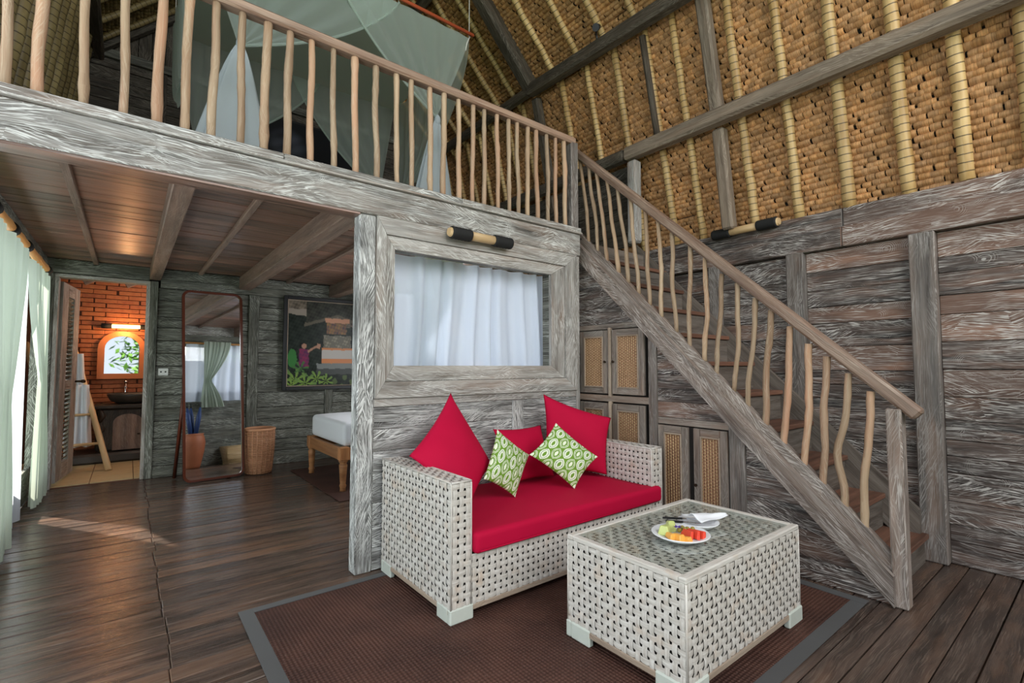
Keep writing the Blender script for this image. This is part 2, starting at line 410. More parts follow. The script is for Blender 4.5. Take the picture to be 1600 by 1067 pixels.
M['basket'] = bamboo('pink_brown_wicker', (.38, .17, .085, 1), (.56, .29, .16, 1))
def thatchmat():
    t = NT('straw_thatch'); uv = t.uv(); c = t.col()
    n = t.noise(t.vec('MULTIPLY', uv, (160, 9, 1)), 1., 3, .6)
    k = t.math('MULTIPLY_ADD', t.ramp(n, .3, .7), .75, .6)
    cc = t.mix(1., c, t.comb(k, k, k), 'MULTIPLY'); t.bump(n, .6, .004); return t.base(cc, .75, .25)
M['thatch'] = thatchmat()

def wickermat():
    t = NT('whitewashed_rattan'); uv = t.uv()
    n = t.noise(t.vec('MULTIPLY', uv, (6, 90, 1)), 1., 3, .6); l = t.noise(t.objc(), 14, 2)
    c = t.mix(t.ramp(n, .35, .7), (.48, .435, .385, 1), (.69, .66, .615, 1)); c = t.mix(t.math('MULTIPLY', t.ramp(l, .55, .75), .55), c, (.56, .42, .31, 1))
    t.bump(n, .3, .002); return t.base(c, .55, .3)
M['wicker'] = wickermat()
def canemat():
    t = NT('woven_cane'); uv = t.uv(); s = t.sep(uv); r = t.noise(t.vec('MULTIPLY', uv, (40, 170, 1)), 1., 2)
    c = t.mix(t.ramp(r, .35, .7), (.22, .10, .05, 1), (.54, .30, .175, 1)); return t.base(c, .6, .3)
M['cane'] = canemat()
def rugmat():
    t = NT('woven_mat'); uv = t.objc(); s = t.sep(uv)
    a = t.math('SINE', t.math('MULTIPLY', t.math('ADD', s[0], s[1]), 190.)); b = t.math('SINE', t.math('MULTIPLY', t.math('SUBTRACT', s[0], s[1]), 190.))
    w = t.math('MULTIPLY', a, b); n = t.noise(uv, 3., 4, .6); n2 = t.noise(uv, 120, 2)
    c = t.mix(t.ramp(n, .35, .65), (.040, .017, .013, 1), (.085, .036, .025, 1)); c = t.mix(t.math('MULTIPLY', t.ramp(w, -.2, 1.), .5), c, (.135, .068, .05, 1))
    c = t.mix(t.math('MULTIPLY', t.ramp(n2, .66, .78), .4), c, (.3, .22, .18, 1))
    t.bump(w, .6, .004); return t.base(c, .7, .25)
M['rug'] = rugmat()
M['rugborder'] = cloth('grey_mat_border', (.05, .048, .048))
M['fruit_melon'] = simple('honeydew_flesh', (.52, .58, .20), .35, var=.2)
M['fruit_orange'] = simple('orange_melon_flesh', (.85, .40, .07), .35, var=.15)
M['fruit_red'] = simple('watermelon_flesh', (.80, .07, .035), .35, var=.2)
M['fruit_olive'] = simple('olive_fruit', (.28, .22, .03), .35, var=.3)
M['petal'] = simple('purple_petal', (.06, .02, .22), .6)
def vcolmat(name, rough=.8):
    t = NT(name); t.bump(t.noise(t.objc(), 300, 2), .2, .001); return t.base(t.col(), rough, .2)
M['printed'] = vcolmat('printed_cotton'); M['poster'] = vcolmat('photo_print', .3)
def emit(name, c, s):
    t = NT(name); t.b.inputs['Emission Color'].default_value = (*c, 1); t.b.inputs['Emission Strength'].default_value = s
    return t.base((*c, 1), .5)
M['tube_glow'] = emit('lit_lamp_tube', (1., .55, .25), 9.)

# ------------------------------------------------------------ parameters of the building
XL, XR, YF, YW, YD, YN = -.68, 4.0, 6.55, 2.79, 8.45, -1.6   # left wall, right wall, far wall, window wall, bathroom wall, open front
ZL = 2.34                                                    # loft edge

# ------------------------------------------------------------ ground and garden outside
g = MB(); g.box(-30, 30, -30, 30, -.75, -.5, ch=.01); ground = g.obj('lawn', M['grass']); tag(ground, 'green lawn around the open house', 'lawn', kind='stuff')

# ------------------------------------------------------------ floor
fl = MB(); fl.box(XL-.1, XR+.1, YN, YF+.1, -.12, -.03); floor = struct('floor', fl, M['backing'])
y = YN; row = 0
while y < YF-.02:
    w = min(random.uniform(.088, .118), YF-y)
    if YF-y-w < .04: w = YF-y
    cuts = [XL, .17+random.uniform(-.01, .01) if y > .4 else 1.0, XR]
    if y < 1.6: cuts = [XL, random.uniform(.8, 1.4), XR]
    elif row % 2 == 0: cuts = [XL, cuts[1], random.uniform(1.9, 2.6), XR]
    for a, b in zip(cuts[:-1], cuts[1:]):
        dz = random.uniform(-.003, .0005)
        th = random.uniform(-.012, .012)
        MB().obox(((a+b)/2, y+w/2, dz-.015), [(1, 0, 0), (0, math.cos(th), math.sin(th)), (0, -math.sin(th), math.cos(th))], [(b-a)/2-.0015, w/2-.0022, .015], ch=.004).obj('plank', M['floor'], floor)
    y += w; row += 1

# ------------------------------------------------------------ right wall
wr = MB(); wr.box(XR+.0, XR+.05, YN, YF+.05, -.05, 2.30); wall_right = struct('wall_right', wr, M['backing'])
bays = [(YN, -.62), (-.5, .70), (.83, 1.45), (1.57, 2.10), (2.20, 2.95), (2.95, 4.6), (4.6, YF)]
for a, b in bays:
    z = 0.
    while z < 2.04:
        h = random.choice([.1, .12, .14, .16, .17])
        if 2.04-z-h < .07: h = 2.04-z
        d = random.uniform(0, .012)
        MB().box(XR-.03-d, XR, a, b, z+.0015, z+h-.0015, 'y', ch=.004).obj('plank', M['wall'], wall_right)
        z += h
for a, b in ((-.62, -.5), (.70, .83), (1.45, 1.57), (2.10, 2.20)):
    MB().box(XR-.10, XR, a, b, 0, 2.045, 'z', ch=.006).obj('post', M['post'], wall_right)
for a, b in ((YN, 1.2), (1.2, 2.95)):
    MB().box(XR-.09, XR, a, b-.002, 2.045, 2.185, 'y', ch=.006).obj('beam', M['wall'], wall_right)
    MB().box(XR-.055, XR, a, b-.002, 2.187, 2.325, 'y', ch=.006).obj('beam', M['wall'], wall_right)

# added unseen plank wall, keeps daylight off the lower right of the room
wn = MB(); wn.box(2.3, XR, YN-.04, YN-.02, 0, 2.3); wall_front_blocker = struct('wall_front_blocker', wn, M['backing'])
z = 0.
while z < 2.3:
    h = random.choice([.14, .16, .18]); MB().box(2.3, XR, YN-.02, YN, z+.0015, min(2.3, z+h)-.0015, 'x').obj('plank', M['wall'], wall_front_blocker); z += h
# ------------------------------------------------------------ window wall (behind the sofa)
wm = MB()
wm.box(1.07, 1.27, YW+.02, YW+.10, 0, 2.11); wm.box(2.60, 2.90, YW+.02, YW+.10, 0, 2.11)
wm.box(1.27, 2.60, YW+.02, YW+.10, 0, 1.20); wm.box(1.27, 2.60, YW+.02, YW+.10, 1.93, 2.11)
wall_mid = struct('wall_middle', wm, M['far'])
MB().box(1.05, 1.152, YW-.01, YW+.085, 0, 2.11, 'z', ch=.006).obj('post', M['sofawall'], wall_mid)
MB().box(2.875, 2.915, YW-.012, YW+.10, 0, 2.11, 'z', ch=.005).obj('post', M['frame'], wall_mid)
MB().box(1.153, 2.874, YW-.008, YW+.02, .955, 1.005, 'x').obj('rail', M['frame'], wall_mid)
MB().box(2.21, 2.31, YW-.008, YW+.02, 0, .953, 'z').obj('post', M['sofawall'], wall_mid)
for a, b in ((1.153, 2.209), (2.311, 2.874)):
    z = 0
    while z < .95:
        h = random.choice([.11, .13, .15, .17])
        if .953-z-h < .07: h = .953-z
        MB().box(a, b, YW-random.uniform(0, .006), YW+.02, z+.001, z+h-.001, 'x').obj('plank', M['sofawall'], wall_mid)
        z += h
win = struct('window_1', None, None)
def mitred(x0, x1, z0, z1, wl, wr_, wb, wt, yf, name='frame_board', mat=None):
    n = (0, 1, 0); d = .03
    P = lambda x, z: (x, yf, z)
    e = .0012
    MB().prism([P(x0, z0), P(x0+wl-e, z0+wb), P(x0+wl-e, z1-wt), P(x0, z1)], n, d, (0, 0, 1)).obj(name, mat or M['frame'], win)
    MB().prism([P(x1, z0), P(x1-wr_+e, z0+wb), P(x1-wr_+e, z1-wt), P(x1, z1)], n, d, (0, 0, 1)).obj(name, mat or M['frame'], win)
    MB().prism([P(x0+e, z0), P(x1-e, z0), P(x1-wr_, z0+wb-e), P(x0+wl, z0+wb-e)], n, d, (1, 0, 0)).obj(name, mat or M['frame'], win)
    MB().prism([P(x0+e, z1), P(x1-e, z1), P(x1-wr_, z1-wt+e), P(x0+wl, z1-wt+e)], n, d, (1, 0, 0)).obj(name, mat or M['frame'], win)
mitred(1.154, 2.873, 1.007, 2.112, .062, .13, .10, .105, YW-.022)
mitred(1.218, 2.741, 1.109, 2.005, .058, .145, .095, .082, YW-.010)
MB().box(1.27, 2.605, YW+.012, YW+.018, 1.195, 1.93).obj('pane', M['glass'], win)

# ------------------------------------------------------------ loft: ceiling of the room below, fascia, beams
ce = MB(); ce.box(XL, 3.02, YW+.06, YF, 2.285, 2.30); ce_o = struct('ceiling', ce, M['backing'])
y = YW+.09
while y < YF-.12:
    w = min(random.uniform(.14, .19), YF-.1-y)
    for a, b in ((XL, .2), (.2, 1.06), (1.06, 2.2), (2.2, 3.0)):
        MB().box(a, b, y+.0015, y+w-.0015, 2.262-random.uniform(0, .004), 2.285, 'x').obj('plank', M['ceil'], ce_o)
    y += w
for xc, w, h in ((.20, .10, .125), (1.07, .13, .15), (2.12, .13, .15)):
    MB().box(xc-w/2, xc+w/2, YW+.09, YF-.02, 2.262-h, 2.262, 'y', ch=.006).obj('beam', M['beam'], ce_o)
for xc in (-.29, .61, 1.53, 2.6):
    MB().box(xc-.02, xc+.02, YW+.09, YF-.10, 2.228, 2.262, 'y', ch=.004).obj('batten', M['beam'], ce_o)
fa = MB(); fa.box(XL, 2.91, YW-.03, YW+.085, 2.112, 2.288, 'x', ch=.006); fas = struct('trim_1', fa, M['fascia'])
MB().box(XL, 2.915, YW-.05, YW+.10, 2.290, 2.302, 'x', ch=.003).obj('ledge', M['frame'], fas)
MB().box(XL, .62, YW-.038, YW+.10, 2.303, 2.342, 'x', ch=.004).obj('sill', M['fascia'], fas)
MB().box(.622, 1.75, YW-.038, YW+.10, 2.303, 2.342, 'x', ch=.004).obj('sill', M['fascia'], fas)
MB().box(1.752, 2.915, YW-.038, YW+.10, 2.303, 2.342, 'x', ch=.004).obj('sill', M['fascia'], fas)
MB().box(XL, 1.05, YW-.02, YW+.09, 2.098, 2.112, 'x', ch=.002).obj('soffit', M['ceil'], fas)
lf = MB(); lf.box(XL, 3.03, YW+.10, YF, 2.30, 2.335); loft = struct('loft_floor', lf, M['ceil'])

# ------------------------------------------------------------ far wall with the door
wf = MB()
wf.box(XL, -.60, YF, YF+.1, -.1, 2.28); wf.box(.16, 3.02, YF, YF+.1, -.1, 2.28); wf.box(-.6, .16, YF, YF+.1, 2.10, 2.28)
wf.box(XL, XR, YF+.02, YF+.1, 2.28, 4.5)
wf.prism([(XL, YF+.05, 4.4), (XR, YF+.05, 4.4), (XR-.3, YF+.05, 4.6), (1.5, YF+.05, 6.5), (-.5, YF+.05, 4.6)], (0, 1, 0), .05, (1, 0, 0))
wall_far = struct('wall_far', wf, M['backing'])
MB().box(XL, .15, YF-.06, YF, 2.125, 2.262, 'x').obj('beam', M['far'], wall_far)
MB().box(.25, 3.0, YF-.05, YF, 2.155, 2.262, 'x').obj('beam', M['far'], wall_far)
MB().box(.25, 3.0, YF-.035, YF, 2.06, 2.153, 'x').obj('beam', M['far'], wall_far)
for a, b in ((1.12, 1.23), (2.03, 2.13)):
    MB().box(a, b, YF-.035, YF, 0, 2.058, 'z').obj('post', M['far'], wall_far)
for a, b in ((.232, 1.118), (1.232, 2.028), (2.132, 3.0)):
    z = .0
    while z < 2.05:
        h = random.choice([.12, .14, .16, .18])
        if 2.058-z-h < .08: h = 2.058-z
        MB().box(a, b, YF-.012-random.uniform(0, .014), YF, z+.003, z+h-.003, 'x', ch=.005).obj('plank', M['far'], wall_far)
        z += h
bb = MB(); bb.box(.232, 3.0, YF-.045, YF-.03, 0, .10, 'x'); struct('baseboard_far', bb, M['far'])
door = struct('door_1', None, None)
MB().box(-.665, -.60, YF-.05, YF+.11, 0, 2.12, 'z').obj('jamb', M['far'], door)
MB().box(-.598, -.565, YF-.03, YF+.11, 0, 2.085, 'z').obj('jamb', M['frame'], door)
MB().box(.165, .23, YF-.05, YF+.11, 0, 2.12, 'z').obj('jamb', M['far'], door)
MB().box(.13, .163, YF-.03, YF+.11, 0, 2.085, 'z').obj('jamb', M['frame'], door)
MB().box(-.598, .163, YF-.03, YF+.11, 2.086, 2.12, 'x').obj('lintel', M['frame'], door)
# door leaf, swung into the bathroom, louvred
def leaf():
    a = V((-.56, YF+.12, 0)); b = V((-.475, YF+.80, 0)); d = (b-a).normalized(); L = (b-a).length; n = V((d.y, -d.x, 0)); up = V((0, 0, 1))
    def bar(u0, u1, z0, z1, t=.02, nm='stile', mat=M['frame'], g=None):
        ax = [up, d, n] if g == 'z' else [d, up, n]
        h = [(z1-z0)/2, (u1-u0)/2, t] if g == 'z' else [(u1-u0)/2, (z1-z0)/2, t]
        return MB().obox(a+d*(u0+u1)/2+up*(z0+z1)/2, ax, h).obj(nm, mat, lf_o)
    lf_o = thing('door_leaf', 'open grey wooden bathroom door with a narrow slatted panel', 'door')
    bar(0, .22, .03, 2.06, g='z'); bar(L-.22, L, .03, 2.06, g='z')
    bar(.222, L-.222, 1.93, 2.06, nm='rail'); bar(.222, L-.222, .03, .2, nm='rail'); bar(.222, L-.222, .95, 1.05, nm='rail')
    for z0, z1 in ((.205, .945), (1.055, 1.925)):
        k = int((z1-z0)/.045)
        for i in range(k):
            zc = z0+(i+.5)*(z1-z0)/k
            ax2 = (up*.75+n*.66).normalized(); ax3 = d.cross(ax2)
            MB().obox(a+d*L/2+up*zc, [d, ax2, ax3], [L/2-.225, .022, .004], ch=.001).obj('slat', M['far'], lf_o)
    h = MB(); p = a+d*(L-.06)+up*1.03+n*.02
    h.tube([p, p+n*.05], .012, 8); h.lathe([(.0, -.02), (.018, -.016), (.024, 0), (.018, .016), (0, .02)], p+n*.07, 12); h.obj('door_knob', M['brass'], lf_o); h = MB()
    h.tube([p-n*.04, p-n*.09], .012, 8); h.lathe([(.0, -.02), (.018, -.016), (.024, 0), (.018, .016), (0, .02)], p-n*.1, 12)
    h.obj('door_knob', M['brass'], lf_o)
leaf()

# ------------------------------------------------------------ bathroom
bw = MB(); bw.box(-1.1, 1.2, YD, YD+.1, -.05, 2.9); wall_bath = struct('wall_bathroom', bw, M['mortar'])
br = MB().box(-.118, .118, -.02, .012, -.026, .026, 'x', ch=.004).mesh('brick', [M['brick']])
for r_ in range(44):
    for c_ in range(-3, 3):
        o = bpy.data.objects.new('brick', br); COL.objects.link(o); o.parent = wall_bath
        o.location = (c_*.245+(r_ % 2)*.122+random.uniform(-.01, .01)-.02, YD-random.uniform(0, .008), .03+r_*.060)
bs_ = MB(); bs_.box(-1.1, -1.0, YF+.1, YD, -.05, 2.9); struct('wall_bathroom_left', bs_, M['far'])
bs_ = MB(); bs_.box(1.1, 1.2, YF+.1, YD, -.05, 2.9); struct('wall_bathroom_right', bs_, M['terra'])
bc = MB(); bc.box(-1.1, 1.2, YF+.1, YD+.1, 2.75, 2.85); cb = struct('ceiling_bathroom', bc, M['ceil'])
for x0, x1 in ((-.75, -.42), (-.30, -.02), (.1, .4)):
    MB().obox(((x0+x1)/2, 7.9, 2.42), [V((x1-x0+.35, 0, .38)).normalized(), V((0, 1, 0)), V((-.38, 0, x1-x0+.35)).normalized()], [.36, .03, .045]).obj('rafter', M['beam'], cb)
bf = MB(); bf.box(-1.1, 1.2, YF+.1, YD, -.06, -.012); fb = struct('floor_bathroom', bf, M['mortar'])
for i in range(6):
    for j in range(5):
        MB().box(-1.0+i*.36+.003, -1.0+(i+1)*.36-.003, YF+.11+j*.36+.003, min(YD, YF+.11+(j+1)*.36-.003), -.012, .0, ch=.002).obj('tile', M['sand'], fb)
point('bathroom_lamp_light', (-.05, 8.25, 1.66), 8, (1., .50, .20), .04)
point('bathroom_fill', (.7, 7.6, 2.2), 26, (1., .88, .75), .25)
# wall lamp over the basin mirror
bl = thing('bathroom_lamp', 'lit lamp bar with black ends above the arched bathroom mirror', 'lamp', (-.04, 8.40, 1.735))
MB().tube([(-.20, 8.40, 1.735), (.12, 8.40, 1.735)], .022, 12).obj('tube', M['tube_glow'], bl)
for xa, xb in ((-.30, -.19), (.11, .22)): MB().tube([(xa, 8.40, 1.735), (xb, 8.40, 1.735)], .034, 12).obj('end_cap', M['black'], bl)
MB().box(-.2, .12, 8.415, 8.45, 1.75, 1.775).obj('bracket', M['bamboo_orange'], bl)
# arched mirror
am = thing('arched_mirror', 'small arched mirror in a terracotta frame over the basin', 'mirror', (-.07, 8.43, 1.03))
def arch(cx, hw, z0, zs, n=14, rise=None):
    rise = rise or hw
    p = [(cx-hw, z0), (cx+hw, z0)]
    for i in range(n+1):
        a = PI*i/n; p.append((cx+hw*math.cos(a), zs+rise*math.sin(a)))
    return p
outer = arch(-.07, .255, 1.03, 1.44, rise=.23); inner = arch(-.07, .185, 1.10, 1.44, rise=.165)
fm = MB(); no = len(outer)
for i in range(no):
    j = (i+1) % no
    fm.prism([(outer[i][0], 8.43, outer[i][1]), (outer[j][0], 8.43, outer[j][1]), (inner[j][0], 8.43, inner[j][1]), (inner[i][0], 8.43, inner[i][1])], (0, -1, 0), .04, (1, 0, 0))
fm.obj('frame', M['orange_frame'], am)
MB().prism([(p[0], 8.43, p[1]) for p in inner], (0, -1, 0), .012, (1, 0, 0)).obj('mirror_glass', M['mirror'], am)
# vanity
va = thing('vanity_stand', 'black carved root-wood washstand with an arched door', 'washstand', (.1, 8.2, 0))
v = MB(); v.box(-.30, .75, 7.98, 8.415, .10, .69, 'z', ch=.05); v.box(-.33, .8, 7.95, 8.415, .66, .71, 'x', ch=.015); v.obj('body', M['rootwood'], va)
v = MB(); v.box(-.52, .85, 7.86, 8.415, 0, .12, 'x', ch=.04); v.obj('plinth', M['stone'], va)
for z_, w_ in ((.2, .03), (.42, .025), (.58, .03)):
    for x_ in (-.25, .27): MB().tube([(x_, 7.975, z_-.08), (x_+.02, 7.96, z_), (x_-.01, 7.975, z_+.08)], [.012, w_, .012], 8).obj('carving', M['rootwood'], va)
MB().prism([(p[0], 7.98, p[1]) for p in arch(.02, .15, .14, .48, rise=.11)], (0, -1, 0), .02, (0, 0, 1)).obj('door', M['beam'], va)
MB().lathe([(0, -.01), (.012, -.008), (.016, 0), (.012, .008), (0, .01)], (.13, 7.945, .33), 10).obj('knob', M['brass'], va)
bsn = MB().lathe([(0, 0), (.14, 0), (.22, .04), (.255, .115), (.25, .135), (.235, .125), (.19, .06), (.0, .03)], (.06, 8.16, .712), 24, sx=1.05, sy=.8).obj('wash_basin', M['stone'])
tag(bsn, 'dark rough stone bowl basin on the black washstand', 'basin')
tp = thing('tap', 'chrome tap standing behind the stone basin', 'tap', (-.02, 8.40, .71))
MB().tube([(-.02, 8.40, .71), (-.02, 8.40, .98)], .02, 12).obj('stem', M['chrome'], tp)
MB().tube([(-.02, 8.40, .93), (-.02, 8.30, .92)], .013, 10).obj('spout', M['chrome'], tp)
MB().tube([(-.02, 8.40, .98), (-.02, 8.40, 1.0)], .026, 12).obj('handle', M['chrome'], tp)
# bamboo ladder with robes
la = thing('bamboo_ladder', 'leaning bamboo towel ladder inside the bathroom doorway', 'ladder', (-.2, 7.3, 0))
A0 = V((-.139, 7.306, .0)); A1 = V((-.56, 8.30, 1.48)); off = V((-.42, -.05, 0))
MB().tube([A0+(A1-A0)*t for t in np.linspace(0, 1, 9)], [.034, .031, .033, .030, .032, .029, .030, .028, .028], 10).obj('rail', M['bamboo_plain'], la)
MB().tube([A0+off+(A1-A0)*t for t in np.linspace(0, 1, 9)], .03, 10).obj('rail', M['bamboo_plain'], la)
for t in (.2, .42, .64, .86):
    MB().tube([A0+(A1-A0)*t, A0+off+(A1-A0)*t], .016, 8).obj('rung', M['bamboo_plain'], la)
def hang(name, label, c, w, top, bot, depth=.05, mat='white_cloth', nf=4, ph=0, flare=.35, group=None):
    c = V(c)
    def f(u, v_):
        ww = w*(.55+flare*v_+.1); x = (u-.5)*ww; z = top+(bot-top)*v_
        return c+V((x, -depth*.6-depth*math.sin(u*PI*2*nf+ph)*(.25+.75*v_), z))
    mb = MB().grid(f, 40, 14)
    o = mb.obj(name, M[mat]); md = o.modifiers.new('thick', 'SOLIDIFY'); md.thickness = .004
    return tag(o, label, 'robe', group)
def at(t): return A0+(A1-A0)*t
p = at(.86); hang('bathrobe', 'white robe hung highest on the bamboo ladder', (p.x-.02, p.y-.16, 0), .25, p.z+.08, .66, nf=2.5, depth=.06)
p = at(.62); hang('bathrobe', 'white robe hung lowest on the bamboo ladder', (p.x-.05, p.y-.14, 0), .26, p.z+.06, .24, nf=2.5, ph=1, depth=.06)

# ------------------------------------------------------------ left wall: folding doors openings and posts
wl = struct('wall_left', None, None)
for a, b in ((6.28, YF), (3.0, 3.12), (1.0, 1.12), (-1.6, -1.48)):
    MB().box(XL-.04, XL+.02, a, b, 0, 2.1, 'z').obj('post', M['far'], wl)
MB().box(XL-.04, XL+.03, YN, YF, 2.1, 2.262, 'y').obj('beam', M['far'], wl)
for a, b in ((3.12, 4.7), (4.7, 6.28)):
    MB().box(XL-.03, XL, a+.002, b-.002, 0, .28, 'y').obj('sill_board', M['far'], wl)

# ------------------------------------------------------------ under-stair wall
XS = 3.05
def ytop(z): return .774+(z-.0)/1.03          # lower edge of the stringer: y where it reaches height z
def stair_z(y): return .236+.985*(y-.774)     # upper edge of the stringer
wu = MB(); wu.prism([(XS+.03, .80, 0), (XS+.03, 2.95, 0), (XS+.03, 2.95, 2.2), ], (1, 0, 0), .03, (0, 1, 0)); wall_stair = struct('wall_understair', wu, M['backing'])
def lowz(y): return stair_z(y)-.19
def lowy(z): return .774+(z+.19-.236)/.985
def plank_u(z0, z1, ya, yb):
    """one plank between heights, from y=yb (far) to ya or the stringer"""
    a0 = max(ya, lowy(z0)); a1 = max(ya, lowy(z1))
    if a1 > yb-.02 and a0 > yb-.02: return
    a1 = min(a1, yb)
    MB().prism([(XS, a0, z0), (XS, yb, z0), (XS, yb, z1), (XS, a1, z1)], (1, 0, 0), .03, (0, 1, 0)).obj('plank', M['wall'], wall_stair)
z = 0.
while z < .80:
    h = random.choice([.12, .14, .16]); plank_u(z+.001, min(z+h, .8)-.001, .78, 1.49); z += h
z = .835
while z < 1.5:
    h = random.choice([.09, .11, .13]); plank_u(z+.001, z+h-.001, .9, 2.128); z += h
z = 1.545
while z < 2.3:
    h = random.choice([.09, .11, .13]); plank_u(z+.001, z+h-.001, 1.6, 2.95); z += h
def post_u(ya, yb, z0, z1=None):
    za, zb = (lowz(ya) if z1 is None else z1), (lowz(yb) if z1 is None else z1)
    MB().prism([(XS-.012, ya, z0), (XS-.012, yb, z0), (XS-.012, yb, zb), (XS-.012, ya, za)], (1, 0, 0), .04, (0, 0, 1)).obj('post', M['post'], wall_stair)
post_u(2.13, 2.20, 0); post_u(1.49, 1.592, 0)
MB().box(XS-.006, XS+.03, 1.595, 2.128, .785, .833, 'y').obj('rail', M['cab'], wall_stair)
MB().box(XS-.006, XS+.03, 2.203, 2.95, 1.50, 1.543, 'y').obj('rail', M['cab'], wall_stair)
MB().box(XS-.012, XS+.03, 2.203, 2.95, .915, .965, 'y').obj('rail', M['cab'], wall_stair)

def cane_panel(parent, ya, yb, z0, z1, x):
    """woven cane: thin uprights with weavers running over and under, one mesh"""
    mb = MB(); n = max(3, int((yb-ya)/.018)); m = int((z1-z0)/.0105)
    for i in range(n+1):
        yy = ya+(yb-ya)*i/n; mb.box(x+.001, x+.004, yy-.0034, yy+.0034, z0, z1, 'z', ch=.0005, mi=2)
    for j in range(m):
        zz = z0+(j+.5)*(z1-z0)/m; pts = []
        b = len(mb.v); K = n*2+1
        for i in range(K):
            yy = ya+(yb-ya)*i/(K-1); s = 0 if i % 2 else (1 if (i//2+j) % 2 else -1); xx = x+.0025+s*.0035
            mb.v += [(xx, yy, zz-.0038), (xx, yy, zz+.0038)]
        for i in range(K-1):
            mb.face([b+2*i, b+2*i+1, b+2*i+3, b+2*i+2], [(i/K, zz), (i/K, zz+.007), ((i+1)/K, zz+.007), ((i+1)/K, zz)])
    mb.box(x+.008, x+.012, ya, yb, z0, z1, mi=1)
    return mb.obj('cane_panel', [M['cane'], M['backing'], M['bamboo_plain']], parent)
def cupboard(label, y0, y1, z0, z1, knobs, gap=True, doors=None):
    cb_ = thing('cupboard', label, 'cupboard', (XS, (y0+y1)/2, z0))
    MB().box(XS+.01, XS+.028, y0, y1, z0, z1).obj('body', M['backing'], cb_)
    mid = (y0+y1)/2; hw = (y1-y0)/2
    for a, b in (doors or ((y0, mid-.018), (mid+.018, y1))):
        d = empty('door', (XS, (a+b)/2, z0)); d.parent = cb_; d.matrix_parent_inverse = world_of(cb_).inverted()
        s = .052; x0, x1 = XS-.018, XS+.008
        fr = MB(); fr.box(x0, x1, a+.003, a+s, z0+.003, z1-.003, 'z'); fr.box(x0, x1, b-s, b-.003, z0+.003, z1-.003, 'z')
        fr.box(x0, x1, a+s+.001, b-s-.001, z0+.003, z0+s, 'y'); fr.box(x0, x1, a+s+.001, b-s-.001, z1-s, z1-.003, 'y')
        fr.obj('door_frame', M['cab'], d)
        bd = MB(); q = .010
        bd.box(x0-.004, x1-.006, a+s, a+s+q, z0+s, z1-s, 'z', ch=.002); bd.box(x0-.004, x1-.006, b-s-q, b-s, z0+s, z1-s, 'z', ch=.002)
        bd.box(x0-.004, x1-.006, a+s+q, b-s-q, z0+s, z0+s+q, 'y', ch=.002); bd.box(x0-.004, x1-.006, a+s+q, b-s-q, z1-s-q, z1-s, 'y', ch=.002)
        bd.obj('bead', M['cabtrim'], d)
        stuff(cane_panel(d, a+s+q, b-s-q, z0+s+q, z1-s-q, XS-.010))
        if knobs:
            inner_left = b < mid+.02
            yk = (b-.024) if inner_left else (a+.024)
            if knobs == 'one' and not inner_left: continue
            kb = MB(); kb.tube([(x0, yk, (z0+z1)/2), (x0-.018, yk, (z0+z1)/2)], [.006, .011], 10); kb.obj('knob', M['brass'], d)
    if gap: MB().box(XS-.026, XS+.008, mid-.012, mid+.012, z0-.02, z1+.015, 'z').obj('centre_batten', M['cabtrim'], cb_)
    return cb_
cupboard('upper cupboard with two cane doors beside the window wall', 2.235, 2.895, .975, 1.495, 'two')
cupboard('lower cupboard with cane doors behind the sofa arm', 2.235, 2.895, .12, .905, None)
cupboard('low cupboard with two tall cane doors under the stairs behind the table', 1.60, 2.125, .02, .780, 'one', gap=False)

# ------------------------------------------------------------ staircase
st = thing('staircase', 'steep whitewashed wooden staircase rising to the loft', 'staircase', (3.5, 1.8, 0))
def stringer(x0, x1, yA, yB, up, th, name='stringer', mat='stringer'):
    MB().prism([(x0, yA, max(0, stair_z(yA)+up-th)), (x0, yA, stair_z(yA)+up), (x0, yB, stair_z(yB)+up), (x0, yB, stair_z(yB)+up-th)], (1, 0, 0), x1-x0, (0, 1, .985)).obj(name, M[mat], st)
stringer(3.0, 3.045, .75, 2.93, -.055, .15)                # outer board
stringer(3.047, 3.09, .75, 2.93, .03, .27)          # inner board, a little higher
stringer(3.86, 3.90, .82, 2.93, .03, .30, mat='riser')
RISE, RUN = .213, .2025
for k in range(1, 11):
    zt = RISE*k-.045; yf_ = .807+RUN*(k-1)
    MB().box(3.092, 3.91, yf_-.02, yf_+.235, zt-.032, zt, 'x', ch=.005).obj('tread', M['tread'], st)
    MB().box(3.092, 3.858, yf_+.20, yf_+.215, zt+.001, zt+RISE-.034, 'x', ch=.002).obj('riser', M['riser'], st)
MB().box(3.092, 3.858, .80, .815, .0, RISE-.08, 'x', ch=.002).obj('riser', M['riser'], st)

def stick(p0, p1, r, parent, bend=.010, kink=None, name='baluster', seed=None):
    p0, p1 = V(p0), V(p1); n = 14; pts = []; rad = []
    a1, a2, f1, f2 = random.uniform(0, 6), random.uniform(0, 6), random.uniform(.4, 1.2), random.uniform(.4, 1.2)
    L = (p1-p0).length; taper = random.uniform(-.15, .2)
    d = (p1-p0).normalized(); sx = V((1, 0, 0)) if abs(d.x) < .8 else V((0, 1, 0)); sy = d.cross(sx).normalized(); sx = sy.cross(d)
    knots = [random.random() for _ in range(random.randint(1, 3))]
    for i in range(n+1):
        t = i/n; e = math.sin(PI*t)
        off = sx*math.sin(t*PI*2*f1+a1)*bend*e+sy*math.sin(t*PI*2*f2+a2)*bend*e+sy*random.uniform(-.002, .002)
        if kink: off += sy*kink[1]*math.exp(-((t-kink[0])/kink[2])**2)
        pts.append(p0+d*L*t+off)
        rr = r*(1-taper*(t-.5))*random.uniform(.95, 1.05)
        for k in knots: rr += r*.16*math.exp(-((t-k)/.035)**2)
        rad.append(rr)
    return MB().tube(pts, rad, 9).obj(name, M['stick'], parent)

